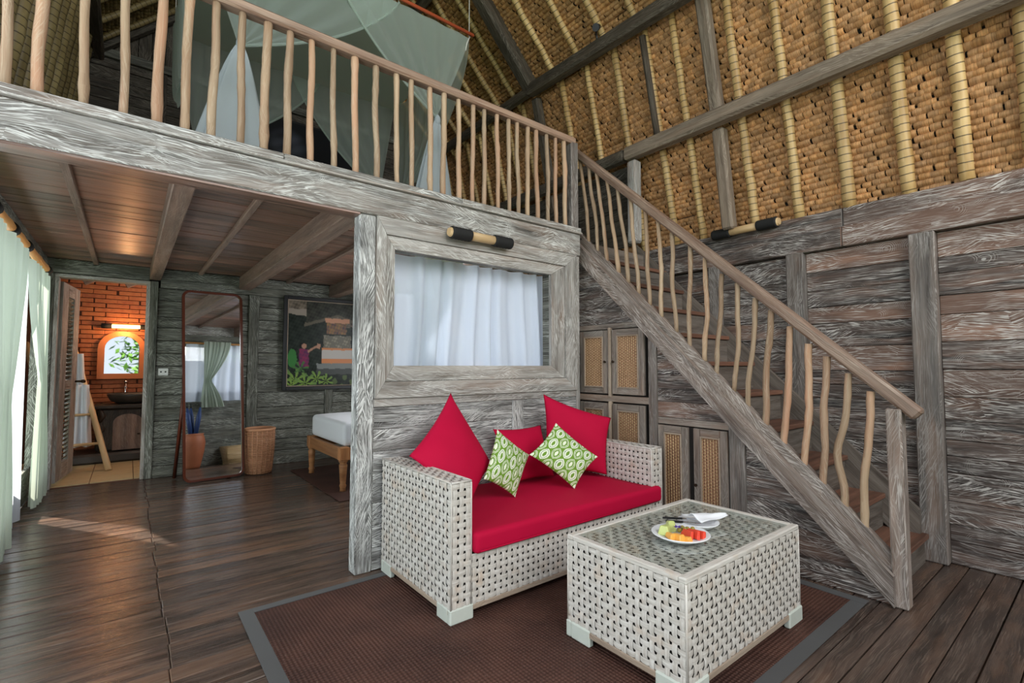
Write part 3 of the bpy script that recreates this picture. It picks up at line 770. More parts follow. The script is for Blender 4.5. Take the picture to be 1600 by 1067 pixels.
# loft railing
lr = thing('loft_railing', 'loft railing of peeled crooked branches under a square handrail', 'railing', (1.1, 2.83, ZL))
TB = [-.437, -.341, -.193, -.056, .07, .18, .291, .421, .532, .646, .773, .905, 1.033, 1.165, 1.3, 1.403, 1.538, 1.635, 1.762, 1.874, 1.973, 2.1, 2.208, 2.295, 2.385, 2.491, 2.601, 2.693, 2.795]
for i, x in enumerate(TB):
    r = random.choice([.020, .018, .0165, .019]) if i > 9 else random.choice([.02, .022, .018])
    stick((x, 2.82, ZL-.005), (x-random.uniform(-.008, .018), 2.82, 3.075), r, lr, bend=.0055)
rl = MB(); rl.box(XL, 2.90, 2.785, 2.865, 3.065, 3.122, 'x', ch=.012); rl.obj('handrail', M['rail'], lr)
MB().box(2.845, 2.925, 2.79, 2.87, 2.30, 3.085, 'z', ch=.008).obj('newel_post', M['post'], lr)

# stair railing
sr = thing('stair_railing', 'sloping stair railing of peeled crooked branches with a square newel post', 'railing', (3.06, .75, 0))
SB = [([2.813, 2.339], [2.911, 3.019]), ([2.712, 2.218], [2.806, 2.915]), ([2.609, 2.139], [2.72, 2.831]), ([2.491, 1.992], [2.608, 2.736]), ([2.397, 1.911], [2.496, 2.622]), ([2.296, 1.772], [2.364, 2.481]), ([2.198, 1.697], [2.227, 2.36]), ([2.099, 1.577], [2.12, 2.261]), ([1.979, 1.475], [2.003, 2.139]), ([1.876, 1.316], [1.857, 2.017]), ([1.767, 1.261], [1.748, 1.908]), ([1.683, 1.132], [1.633, 1.781]), ([1.568, 1.043], [1.527, 1.704]), ([1.481, .894], [1.416, 1.597]), ([1.377, .824], [1.325, 1.512]), ([1.278, .668], [1.219, 1.405]), ([1.168, .607], [1.122, 1.299]), ([1.083, .468], [1.03, 1.225]), ([.977, .395], [.931, 1.131]), ([.882, .265], [.833, 1.038])]
for i, (b, t) in enumerate(SB):
    kk = (.42, .035, .16) if i == 18 else ((.4, random.choice([-.010, .010]), .2))
    zb = min(b[1], stair_z(b[0])+.03)-.01
    stick((3.068, b[0], zb), (3.068, t[0], t[1]+.03), .0155 if i < 14 else .019, sr, bend=.007, kink=kk)
q0, q1 = V((3.07, 2.985, 3.125)), V((3.07, .635, .955))
dd = (q1-q0).normalized(); side = V((1, 0, 0))
MB().obox((q0+q1)/2, [dd, side, dd.cross(side)], [(q1-q0).length/2, .035, .032], ch=.012).obj('handrail', M['rail'], sr)
MB().box(3.03, 3.11, .70, .765, 0, .985, 'z', ch=.006).obj('newel_post', M['stringer'], sr)

# ------------------------------------------------------------ roof
def rx(z): return 4.0-(z-2.32)/4.2
RIDGE = V((1.5, 0, 6.35))
LOG2 = V((3.54, 0, 4.26))
LOGL = V((-.44, 0, 4.45))
def thatch(name_parent, P0, P1, y0, y1, inward, tuft=.055, course=.040, base=(.50, .272, .122), dark=1.):
    """courses of folded straw between slope points P0 (low) and P1 (high), seen from below; one mesh of many tufts"""
    P0 = V((P0[0], 0, P0[1])); P1 = V((P1[0], 0, P1[1])); e = (P1-P0).normalized(); L = (P1-P0).length
    n = V(inward); n = (n-e*n.dot(e)).normalized()
    nr = int(L/course); nt = int((y1-y0)/tuft)
    vs = []; fs = []; uvs = []; cols = []
    prof = [(.02, -.026), (-.03, .004), (-.40, .026), (-.85, .018), (-1.35, -.016)]
    for r in range(1, nr+1):
        wp = [random.uniform(0, 6) for _ in range(3)]
        for t in range(nt):
            yc = y0+(t+(r % 2)*.5+random.uniform(-.15, .15))*tuft; w = tuft*random.uniform(.44, .54)
            s0 = r*course+random.uniform(-.002, .002)+.006*math.sin(yc*2.3+wp[0])+.004*math.sin(yc*6+wp[1])
            hh = random.uniform(.75, 1.25); b = len(vs)
            k = random.uniform(.70, 1.2)*dark; hue = random.uniform(-.04, .05)
            c = (base[0]*k*(1+hue), base[1]*k, base[2]*k*(1-hue*2), 1); uo = random.random()*5
            for (a, hgt) in prof:
                for m_, cr in ((-1, 0.), (0, .006), (1, 0.)):
                    p = P0+e*(s0+a*course)+n*(hgt*hh+cr-(.004 if m_ else 0)); p.y = yc+m_*w
                    vs.append(tuple(p)); cols.append(c)
            for i in range(len(prof)-1):
                for j in range(2):
                    fs.append((b+i*3+j, b+i*3+j+1, b+(i+1)*3+j+1, b+(i+1)*3+j))
                    uvs += [uo+j*.03, i*.02, uo+(j+1)*.03, i*.02, uo+(j+1)*.03, (i+1)*.02, uo+j*.03, (i+1)*.02]
    me = bpy.data.meshes.new('thatch'); me.from_pydata(vs, [], fs)
    me.uv_layers.new(name='UVMap').data.foreach_set('uv', np.array(uvs, dtype=np.float32))
    ca = me.color_attributes.new('Col', 'FLOAT_COLOR', 'POINT'); ca.data.foreach_set('color', np.array(cols, dtype=np.float32).ravel())
    me.polygons.foreach_set('use_smooth', [True]*len(fs)); me.materials.append(M['thatch'])
    o = bpy.data.objects.new('thatch', me); COL.objects.link(o); o.parent = name_parent; return stuff(o)
rf = MB()
def slab(P0, P1, inward, y0=YN, y1=YF+.4):
    P0 = V((P0[0], 0, P0[1])); P1 = V((P1[0], 0, P1[1])); e = (P1-P0).normalized(); n = V(inward); n = (n-e*n.dot(e)).normalized()
    rf.obox((P0+P1)/2+V((0, (y0+y1)/2, 0))-n*.04, [V((0, 1, 0)), e, n], [(y1-y0)/2, (P1-P0).length/2+.02, .025], ch=.004)
RL, RH = (4.0+.045, 2.30), (LOG2.x+.03, LOG2.z)
UL, UH = (LOG2.x+.045, LOG2.z-.02), (RIDGE.x, RIDGE.z+.02)
LL, LH = (-.74, 2.28), (LOGL.x-.03, LOGL.z)
WL_, WH_ = (LOGL.x-.05, LOGL.z-.02), (RIDGE.x, RIDGE.z+.02)
slab(RL, RH, (-1, 0, 0)); slab(UL, UH, (-.7, 0, -1)); slab(LL, LH, (1, 0, 0), 2.8); slab(WL_, WH_, (.7, 0, -1))
roof = struct('roof', rf, M['backing'])
thatch(roof, RL, RH, -1.0, 6.5, (-1, 0, 0))
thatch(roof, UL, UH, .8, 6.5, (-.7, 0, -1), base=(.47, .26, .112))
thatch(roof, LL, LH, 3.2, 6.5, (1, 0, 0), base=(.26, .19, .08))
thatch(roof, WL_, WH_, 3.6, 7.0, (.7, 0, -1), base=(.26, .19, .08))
def pole(P0, P1, y, r, inward, mat='bamboo'):
    P0 = V((P0[0], y, P0[1])); P1 = V((P1[0], y, P1[1])); e = (P1-P0).normalized(); n = V(inward); n = (n-e*n.dot(e)).normalized()
    P0 = P0+n*(r+.012); P1 = P1+n*(r+.012); L = (P1-P0).length; k = 10; pts = []; rad = []
    node = random.uniform(.28, .36)
    m = max(2, int(L/.12)); ph = random.random()
    for i in range(m+1):
        t = i/m; pts.append(P0+(P1-P0)*t+n*random.uniform(-.003, .003)+V((0, random.uniform(-.004, .004), 0)))
        rad.append(r*(1.0-.12*t)*(1.10 if int((t*L)/node+ph) != int((max(0, t-1/m)*L)/node+ph) else 1))
    return MB().tube(pts, rad, 10).obj('bamboo_pole', M[mat], roof)
ys = [-.90, -.59, -.28, .0, .27, .55, .83, 1.16, 1.49, 1.82, 2.28, 2.55, 2.9, 3.25, 3.6, 4.25, 4.55, 4.85, 5.15, 5.45, 5.75, 6.05]
for y_ in ys:
    pole(RL, RH, y_, random.uniform(.034, .040) if y_ < 1.4 else random.uniform(.030, .036), (-1, 0, 0))
    if y_ > .8: pole(UL, UH, y_+.04, random.uniform(.029, .034), (-.7, 0, -1))
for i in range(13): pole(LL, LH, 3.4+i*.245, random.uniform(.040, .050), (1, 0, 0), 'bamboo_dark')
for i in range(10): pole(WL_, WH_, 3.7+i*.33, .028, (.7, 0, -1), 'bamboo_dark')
def log(pts, r, mat, name='log', sq=True):
    if sq:
        for a, b in zip(pts[:-1], pts[1:]):
            a, b = V(a), V(b); d = (b-a).normalized(); s = d.cross(V((0, 0, 1)) if abs(d.z) < .9 else V((0, 1, 0))).normalized()
            MB().obox((a+b)/2, [d, s, d.cross(s)], [(b-a).length/2, r, r*1.05], ch=r*.35).obj(name, M[mat], roof)
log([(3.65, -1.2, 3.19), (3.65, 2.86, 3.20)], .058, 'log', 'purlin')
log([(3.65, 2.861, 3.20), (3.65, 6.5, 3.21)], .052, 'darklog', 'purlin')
log([(LOG2.x-.14, .6, 4.13), (LOG2.x-.14, 3.98, 4.25)], .060, 'darklog', 'purlin')
log([(LOG2.x-.14, 3.981, 4.25), (LOG2.x-.14, 6.5, 4.25)], .045, 'darklog', 'purlin')
log([(LOGL.x+.09, 2.9, 4.45), (LOGL.x+.09, 6.6, 4.45)], .05, 'darklog', 'purlin')
log([(2.42, 4.2, 5.20), (2.42, 6.6, 5.20)], .045, 'darklog', 'purlin')
log([(1.5, -1, 6.2), (1.5, 6.6, 6.2)], .06, 'darklog', 'ridge_beam')
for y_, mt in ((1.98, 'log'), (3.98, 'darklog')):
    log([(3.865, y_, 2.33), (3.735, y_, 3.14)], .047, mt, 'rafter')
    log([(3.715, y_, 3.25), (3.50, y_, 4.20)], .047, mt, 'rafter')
    log([(LOG2.x-.10, y_, 4.28), (RIDGE.x+.05, y_, 6.24)], .075, 'darklog', 'rafter')
log([(3.66, 2.78, 2.34), (3.66, 2.78, 3.12)], .050, 'frame', 'rafter')
MB().tube([(rx(3.24)-.05, 2.56, 3.24), (rx(3.7)-.05, 2.56, 3.7), (rx(4.15)-.05, 2.56, 4.15)], .03, 9).obj('bamboo_pole', M['darklog'], roof)
# knee wall of planks beside the loft, right side
kn = struct('wall_loft_right', None, None)
z = 2.34; i = 0
while z < 3.10:
    h = [.13, .15, .12, .14, .13, .12][i % 6]
    MB().box(3.72, 3.745, 2.85, 6.4, z+.002, z+h-.002, 'y').obj('plank', M['loftwall'], kn); z += h; i += 1
# loft end wall with planks, gable
lw = struct('wall_loft_end', None, None)
z = 2.40
while z < 4.42:
    h = random.choice([.11, .13, .15])
    for a, b in ((-.62, .16), (.24, 1.3), (1.3, 2.5), (2.5, 3.6)):
        MB().box(a, b, YF-.02-random.uniform(0, .012), YF+.02, z+.002, z+h-.002, 'x').obj('plank', M['loftwall'], lw)
    z += h
for a in (.16, 1.9): MB().box(a, a+.08, YF-.05, YF+.02, 2.34, 4.44, 'z').obj('post', M['loftwall'], lw)
MB().box(-.6, 3.5, YF-.08, YF+.02, 4.44, 4.53, 'x').obj('beam', M['far'], lw)
x = -.50
while x < 3.4:
    zt = min(LOGL.z+(x-LOGL.x)*.98, LOG2.z+(LOG2.x-x)*1.07)+.02
    if zt > 4.58: MB().box(x, x+.115, YF-.02-random.uniform(0, .02), YF+.02, 4.53, zt+.05, 'z').obj('plank', M['loftwall'], lw)
    x += .12
d1 = V((1, 0, .97)).normalized()
MB().obox((.45, YF-.12, 5.28), [d1, V((0, 1, 0)), d1.cross(V((0, 1, 0)))], [1.25, .04, .06]).obj('verge_beam', M['loftwall'], lw)

# ------------------------------------------------------------ bamboo tube lamps
def tube_lamp(label, a, b, wallv, gap=.17):
    a, b = V(a), V(b); d = (b-a).normalized(); L = (b-a).length; wv = V(wallv)
    t = thing('wall_lamp', label, 'lamp', tuple((a+b)/2))
    MB().tube([a+d*.01, b-d*.01], .031, 14).obj('bamboo_tube', M['bamboo_plain'], t)
    MB().tube([a, a+d*.022], .026, 14).obj('bamboo_end', M['bamboo_plain'], t)
    for s, e in ((.018, gap), (L-gap, L-.018)):
        pts = [a+d*(s+(e-s)*i/12) for i in range(13)]; MB().tube(pts, [.040+.0025*(i % 2) for i in range(13)], 14).obj('binding', M['black'], t)
    c = (a+b)/2; MB().obox(c+wv*.035, [d, wv, d.cross(wv)], [L*.28, .012, .018]).obj('mount', M['blackplastic'], t)
tube_lamp('bamboo tube lamp with black bound ends above the window', (1.62, YW-.075, 2.082), (2.155, YW-.075, 2.082), (0, 1, 0))
tube_lamp('bamboo tube lamp with black bound ends on the right wall beam', (XR-.105, 1.60, 2.315), (XR-.105, 2.16, 2.315), (1, 0, 0))

# small spotlight on the upper log
sp = thing('spotlight', 'small black spotlight clamped on the dark upper roof log', 'lamp', (3.36, 2.95, 4.30))
MB().tube([(3.36, 2.95, 4.25), (3.34, 2.95, 4.34)], .01, 8).obj('arm', M['blackplastic'], sp)
MB().tube([(3.36, 2.93, 4.38), (3.28, 2.90, 4.32)], [.022, .034], 12).obj('head', M['blackplastic'], sp)

# ------------------------------------------------------------ woven rattan panels
def weave(mb, O, U, Vv, N, w, h, p=.036, sw=.68, amp=.0022):
    """plain weave of flat cane: strips along U and along V, each over and under the other"""
    O, U, Vv, N = V(O), V(U), V(Vv), V(N)
    nu = max(2, round(w/p)); nv = max(2, round(h/p)); pu, pv = w/nu, h/nv
    flip = U.cross(Vv).dot(N) < 0
    def strip(c0, A, B, n, pa, width, sgn0, first):
        b = len(mb.v); uo = random.random()*7; m = 0
        wj = width*random.uniform(.93, 1.04)
        for k in range(-1, n+1):
            s = 0 if k in (-1, n) else sgn0*(1 if k % 2 else -1)
            for t in ((.499,) if k == -1 else (-.499,) if k == n else (-.30, .30)):
                pos = c0+A*((k+.5+t)*pa)+N*(amp*s)
                for q, cr in ((-.5, -.0008), (0, .0008), (.5, -.0008)): mb.v.append(tuple(pos+B*(q*wj)+N*cr))
                m += 1
        # ends
        for k in range(m-1):
            for q in (0, 1):
                ids = [b+k*3+q, b+k*3+q+1, b+(k+1)*3+q+1, b+(k+1)*3+q]
                if (first != flip): ids = ids[::-1]
                mb.face(ids, [(uo+k*.02, q*.012), (uo+k*.02, (q+1)*.012), (uo+(k+1)*.02, (q+1)*.012), (uo+(k+1)*.02, q*.012)], True)
    for i in range(nu): strip(O+U*((i+.5)*pu), Vv, U, nv, pv, pu*sw, 1 if i % 2 else -1, False)
    for j in range(nv): strip(O+Vv*((j+.5)*pv), U, Vv, nu, pu, pv*sw, -1 if j % 2 else 1, True)
X, Y, Z = V((1, 0, 0)), V((0, 1, 0)), V((0, 0, 1))

def rod(mb, pts, r=.007, seg=6): mb.tube(pts, r, seg)
# ------------------------------------------------------------ sofa
sf = thing('sofa', 'whitewashed woven rattan sofa with crimson seat, against the window wall', 'sofa', (2.02, 2.35, 0))
SX0, SX1, SY0, SY1 = 1.20, 2.85, 1.97, 2.755; AH, SHT, BZ, AW = .652, .30, .065, .112
ins = .009
core = MB(); core.box(SX0+ins, SX0+AW-ins, SY0+ins, SY1-ins, BZ, AH-ins); core.box(SX1-AW+ins, SX1-ins, SY0+ins, SY1-ins, BZ, AH-ins)
core.box(SX0+AW-ins, SX1-AW+ins, SY0+ins, SY1-ins, BZ, SHT-ins); core.obj('frame', M['backing'], sf)
def part_weave(parent, name, O, U, Vv, N, w, h, p=.036):
    mb = MB(); weave(mb, O, U, Vv, N, w, h, p); return stuff(mb.obj(name, M['wicker'], parent))
e = .001
part_weave(sf, 'woven_side', (SX0, SY0+e, BZ), Y, Z, -X, SY1-SY0-2*e, AH-BZ-e)
part_weave(sf, 'woven_arm_front', (SX0+e, SY0, BZ), X, Z, -Y, AW-2*e, AH-BZ-e)
part_weave(sf, 'woven_arm_front', (SX1-AW+e, SY0, BZ), X, Z, -Y, AW-2*e, AH-BZ-e)
part_weave(sf, 'woven_front', (SX0+AW, SY0, BZ), X, Z, -Y, SX1-SX0-2*AW, SHT-BZ)
part_weave(sf, 'woven_arm_top', (SX0+e, SY0+e, AH), X, Y, Z, AW-2*e, SY1-SY0-2*e, .03)
part_weave(sf, 'woven_arm_top', (SX1-AW+e, SY0+e, AH), X, Y, Z, AW-2*e, SY1-SY0-2*e, .03)
part_weave(sf, 'woven_arm_inside', (SX1-AW, SY0+e, SHT), Y, Z, -X, SY1-SY0-2*e, AH-SHT-e)
part_weave(sf, 'woven_arm_inside', (SX0+AW, SY0+e, SHT), Y, Z, X, SY1-SY0-2*e, AH-SHT-e)
part_weave(sf, 'woven_side', (SX1, SY0+e, BZ), Y, Z, X, SY1-SY0-2*e, AH-BZ-e)
def edge_rod(parent, pts):
    mb = MB(); mb.tube(pts, .0048, 6); mb.obj('edging', M['wicker'], parent)
for x0, x1 in ((SX0, SX0+AW), (SX1-AW, SX1)):
    edge_rod(sf, [(x0+.001, SY0+.001, BZ), (x0+.001, SY0+.001, AH-.01), (x0+.001, SY0+.010, AH-.001), (x0+.001, SY1, AH-.001)])
    edge_rod(sf, [(x1-.001, SY0+.001, BZ), (x1-.001, SY0+.001, AH-.01), (x1-.001, SY0+.010, AH-.001), (x1-.001, SY1, AH-.001)])
    edge_rod(sf, [(x0, SY0+.001, AH-.001), (x1, SY0+.001, AH-.001)])
edge_rod(sf, [(SX0+AW, SY0+.001, SHT-.002), (SX1-AW, SY0+.001, SHT-.002)])
bt = MB(); bt.box(SX0-.002, SX1+.002, SY0-.003, SY0+.02, BZ-.022, BZ+.003, 'x'); bt.box(SX0-.003, SX0+.02, SY0+.021, SY1, BZ-.022, BZ+.003, 'y'); bt.box(SX1-.02, SX1+.003, SY0+.021, SY1, BZ-.022, BZ+.003, 'y')
bt.obj('base_rail', M['cabtrim'], sf)
def foot(parent, x, y, sx, sy, w=.13, t=.03, h=.075):
    """L-shaped corner block: (x,y) is the outer corner"""
    mb = MB(); xs = sorted((x, x+sx*w)); ysd = sorted((y, y+sy*t)); mb.box(xs[0], xs[1], ysd[0], ysd[1], 0.004, h, ch=.006)
    xs = sorted((x, x+sx*t)); ysd = sorted((y+sy*t, y+sy*w)); mb.box(xs[0], xs[1], ysd[0], ysd[1], 0.004, h, ch=.006)
    return mb.obj('foot', M['footwood'], parent)
for x, y, sx, sy in ((SX0-.006, SY0-.006, 1, 1), (SX1+.006, SY0-.006, -1, 1), (SX0-.006, SY1-.01, 1, -1), (SX1+.006, SY1-.01, -1, -1)): foot(sf, x, y, sx, sy)

# seat cushion
def slabcushion(x0, x1, y0, y1, z0, z1, r=.028):
    bm = bmesh.new(); bmesh.ops.create_cube(bm, size=1)
    for v_ in bm.verts: v_.co = V(((x0+x1)/2+v_.co.x*(x1-x0), (y0+y1)/2+v_.co.y*(y1-y0), (z0+z1)/2+v_.co.z*(z1-z0)))
    bmesh.ops.bevel(bm, geom=bm.edges[:], offset=r, segments=4, profile=.6, affect='EDGES')
    bmesh.ops.subdivide_edges(bm, edges=[e_ for e_ in bm.edges if e_.calc_length() > .4], cuts=12, use_grid_fill=True)
    for v_ in bm.verts:
        if v_.co.z > z1-.01:
            u = (v_.co.x-x0)/(x1-x0); w = (v_.co.y-y0)/(y1-y0)
            v_.co.z += .014*math.sin(PI*min(1, max(0, u)))**.5*math.sin(PI*min(1, max(0, w)))**.5-.006*math.sin(u*9)*math.sin(w*5)
    me = bpy.data.meshes.new('seat_cushion'); bm.to_mesh(me); bm.free()
    me.polygons.foreach_set('use_smooth', [True]*len(me.polygons)); me.materials.append(M['red'])
    o = bpy.data.objects.new('seat_cushion', me); COL.objects.link(o); return o
sc_ = slabcushion(SX0+AW+.006, SX1-AW+.07, 1.935, 2.74, SHT+.004, .405)
sc_.data.transform(Matrix.Identity(4))
# keep the right end inside the arm: the front overhangs it slightly
for v_ in sc_.data.vertices:
    if v_.co.x > SX1-AW-.006 and v_.co.y > SY0-.004: v_.co.x = SX1-AW-.006-(0 if v_.co.y > 2 else .0)
tag(sc_, 'long crimson seat cushion filling the rattan sofa', 'cushion')
MBp = MB(); rod(MBp, [(SX0+AW+.03, 1.936, .318), (SX1-AW+.04, 1.936, .318)], .0025, 5); MBp.obj('piping', M['red'], sc_)

# pillows from their four corners
def ogee(u, v_):
    """green and white lattice of pointed ovals, cotton print"""
    a = (u+v_-1)*3.15; b = (u-v_)*3.15
    i, j = round(a), round(b); dx, dy = a-i, b-j
    m = max(math.hypot(dx-.26, dy-.26), math.hypot(dx+.26, dy+.26)); k = (i+j) % 2
    G = (.15, .29, .03, 1); Wh = (.80, .84, .66, 1); T = (.12, .20, .15, 1)
    if m < .49: return Wh if k else G
    if m < .605: return G if k else Wh
    if m < .65: return Wh if k else T
    if m < .70: return G if k else Wh
    return Wh if m < .745 else G
def pillow(name, label, cat, C, t, mat, group=None, n=36, col=None, pinch=.10, nrm=None, puff=None):
    TL, TR, BR, BL = [V(c) for c in C]
    nn = ((TR-BL).cross(TL-BR)).normalized()
    if nn.y > 0: nn = -nn
    mb = MB()
    def surf(sg):
        def f(u, v_):
            a, b = 2*u-1, 2*v_-1
            pu = a*(1-pinch*(1-b*b)*abs(a)**3*.9); pv = b*(1-pinch*(1-a*a)*abs(b)**3*.9)
            uu, vv = (pu+1)/2, (pv+1)/2
            p = (TL*(1-uu)+TR*uu)*(1-vv)+(BL*(1-uu)+BR*uu)*vv
            pr = max(0, (1-abs(a)**2.2))**.62*max(0, (1-abs(b)**2.2))**.62
            wr_ = .03*math.sin(a*5+b*3)*math.sin(b*6-a*2)
            return p+nn*(sg*t*.5*pr*(1+wr_))
        return f
    mb.grid(surf(1), n, n, col=col); mb.grid(surf(-1), n, n, col=col, flip=True)
    o = mb.obj(name, mat); bm = bmesh.new(); bm.from_mesh(o.data); bmesh.ops.remove_doubles(bm, verts=bm.verts, dist=.0004)
    bmesh.ops.recalc_face_normals(bm, faces=bm.faces); bm.to_mesh(o.data); bm.free()
    return tag(o, label, cat, group)
pillow('throw_pillow', 'large crimson pillow standing on its corner at the left arm', 'pillow', [(1.585, 2.62, 1.035), (1.775, 2.44, .60), (1.46, 2.22, .415), (1.205, 2.42, .715)], .15, M['red'])
pillow('throw_pillow', 'large crimson pillow leaning upright at the right arm', 'pillow', [(2.40, 2.66, .995), (2.80, 2.36, .82), (2.69, 2.31, .43), (2.33, 2.58, .46)], .14, M['red'])
pillow('throw_pillow', 'crimson pillow in the middle, mostly hidden behind the two green ones', 'pillow', [(1.97, 2.70, .77), (2.41, 2.70, .765), (2.38, 2.52, .425), (1.98, 2.52, .425)], .11, M['red'])
pillow('patterned_pillow', 'green and white patterned pillow on the left, beside the large crimson one', 'pillow', [(1.80, 2.42, .81), (2.06, 2.42, .625), (1.83, 2.28, .42), (1.60, 2.28, .56)], .10, M['printed'], n=130, col=ogee)
pillow('patterned_pillow', 'green and white patterned pillow on the right, in front of the upright crimson one', 'pillow', [(2.26, 2.38, .82), (2.46, 2.19, .60), (2.25, 2.20, .42), (2.01, 2.36, .64)], .10, M['printed'], n=130, col=ogee)

# ------------------------------------------------------------ coffee table
ct = thing('coffee_table', 'square whitewashed woven rattan table with a glass top, in front of the sofa', 'table', (2.05, 1.29, 0))
TX0, TX1, TY0, TY1, TH, TBZ = 1.575, 2.525, .995, 1.585, .435, .065
MB().box(TX0+ins, TX1-ins, TY0+ins, TY1-ins, TBZ, TH-.012).obj('frame', M['backing'], ct)
P_ = .0335
part_weave(ct, 'woven_side', (TX0, TY0+e, TBZ), Y, Z, -X, TY1-TY0-2*e, TH-TBZ-.006, P_)
part_weave(ct, 'woven_side', (TX0+e, TY0, TBZ), X, Z, -Y, TX1-TX0-2*e, TH-TBZ-.006, P_)
part_weave(ct, 'woven_side', (TX1, TY0+e, TBZ), Y, Z, X, TY1-TY0-2*e, TH-TBZ-.006, P_)
part_weave(ct, 'woven_side', (TX0+e, TY1, TBZ), X, Z, Y, TX1-TX0-2*e, TH-TBZ-.006, P_)
part_weave(ct, 'woven_top', (TX0+.03, TY0+.03, TH-.006), X, Y, Z, TX1-TX0-.06, TY1-TY0-.06, P_)
rm = MB()
for a, b in (((TX0, TY0), (TX1, TY0)), ((TX1, TY0), (TX1, TY1)), ((TX1, TY1), (TX0, TY1)), ((TX0, TY1), (TX0, TY0))):
    a3, b3 = V((*a, TH)), V((*b, TH)); d = (b3-a3).normalized(); s = V((-d.y, d.x, 0))
    rm.obox((a3+b3)/2+s*.014, [d, s, Z], [(b3-a3).length/2+(.003 if abs(d.x) > .5 else -.0315), .017, .011], ch=.006)
rm.obj('rim', M['wicker'], ct)
for x, y, i_, j_ in ((TX0, TY0, 1, 1), (TX1, TY0, -1, 1), (TX1, TY1, -1, -1), (TX0, TY1, 1, -1)): edge_rod(ct, [(x+.001*i_, y+.001*j_, TBZ), (x+.001*i_, y+.001*j_, TH-.01)])
bt = MB(); bt.box(TX0-.003, TX1+.003, TY0-.004, TY0+.02, TBZ-.022, TBZ+.003, 'x'); bt.box(TX0-.004, TX0+.02, TY0+.021, TY1-.021, TBZ-.022, TBZ+.003, 'y')
bt.box(TX0-.003, TX1+.003, TY1-.02, TY1+.004, TBZ-.022, TBZ+.003, 'x'); bt.box(TX1-.02, TX1+.004, TY0+.021, TY1-.021, TBZ-.022, TBZ+.003, 'y'); bt.obj('base_rail', M['cabtrim'], ct)
MB().box(TX0+.032, TX1-.032, TY0+.032, TY1-.032, TH+.0015, TH+.0085, ch=.0015).obj('glass_top', M['tabletop_glass'], ct)
for x, y, sx, sy in ((TX0-.008, TY0-.008, 1, 1), (TX1+.008, TY0-.008, -1, 1), (TX0-.008, TY1+.008, 1, -1), (TX1+.008, TY1+.008, -1, -1)): foot(ct, x, y, sx, sy, w=.14)

# plates, fruit, cutlery
TZ = TH+.0085
def plate(x, y, r, label):
    o = MB().lathe([(0, .003), (r*.58, .003), (r*.62, .0), (r*.70, .002), (r*.98, .020), (r, .0235), (r*.975, .0255), (r*.70, .009), (r*.55, .006), (0, .006)], (x, y, TZ), 40).obj('plate', M['porcelain'])
    return tag(o, label, 'plate')
PX, PY = 1.935, 1.245
plate(PX, PY, .125, 'white plate of cut fruit on the glass table top')
plate(2.145, 1.285, .095, 'small white plate under a folded napkin, behind the fruit plate')
def wedge(x, y, rz, sx, sy, sz, mat, label, name, cat='fruit', tilt=0, kind='block'):
    """cut fruit with crisp edges: 'block' = irregular chunk, 'slice' = half-moon slice standing on its edge"""
    bm = bmesh.new()
    if kind == 'block':
        bmesh.ops.create_cube(bm, size=1)
        for v_ in bm.verts:
            k = 1 if v_.co.z < 0 else .62; q = .55 if v_.co.x > 0 else 1
            v_.co = V((v_.co.x*sx*(.8 if v_.co.z > 0 else 1), v_.co.y*sy*k*q, (v_.co.z+.5)*sz*(1.15 if v_.co.x < 0 else .9)))
    else:
        n_ = 9; f0 = [bm.verts.new((math.cos(PI*i/n_)*sx*.5, -sy*.5, math.sin(PI*i/n_)*sz)) for i in range(n_+1)]
        f1 = [bm.verts.new((v_.co.x, sy*.5, v_.co.z)) for v_ in f0]
        bm.faces.new(f0); bm.faces.new(f1[::-1])
        for i in range(n_+1):
            j = (i+1) % (n_+1); bm.faces.new((f0[j], f0[i], f1[i], f1[j]))
        bmesh.ops.recalc_face_normals(bm, faces=bm.faces)
    bmesh.ops.bevel(bm, geom=bm.edges[:], offset=min(sx, sy, sz)*.09, segments=1, affect='EDGES')
    bmesh.ops.rotate(bm, verts=bm.verts, cent=(0, 0, 0), matrix=Matrix.Rotation(tilt, 3, 'X')); bmesh.ops.rotate(bm, verts=bm.verts, cent=(0, 0, 0), matrix=Matrix.Rotation(rz, 3, 'Z'))
    bmesh.ops.translate(bm, verts=bm.verts, vec=(x, y, TZ+.008))
    me = bpy.data.meshes.new(name); bm.to_mesh(me); bm.free(); me.materials.append(mat)
    o = bpy.data.objects.new(name, me); COL.objects.link(o); return tag(o, label, cat)
def onp(r_, b_): return PX+.54*r_+.84*b_, PY-.84*r_+.54*b_      # r_ to the right, b_ to the back, seen from the sofa corner
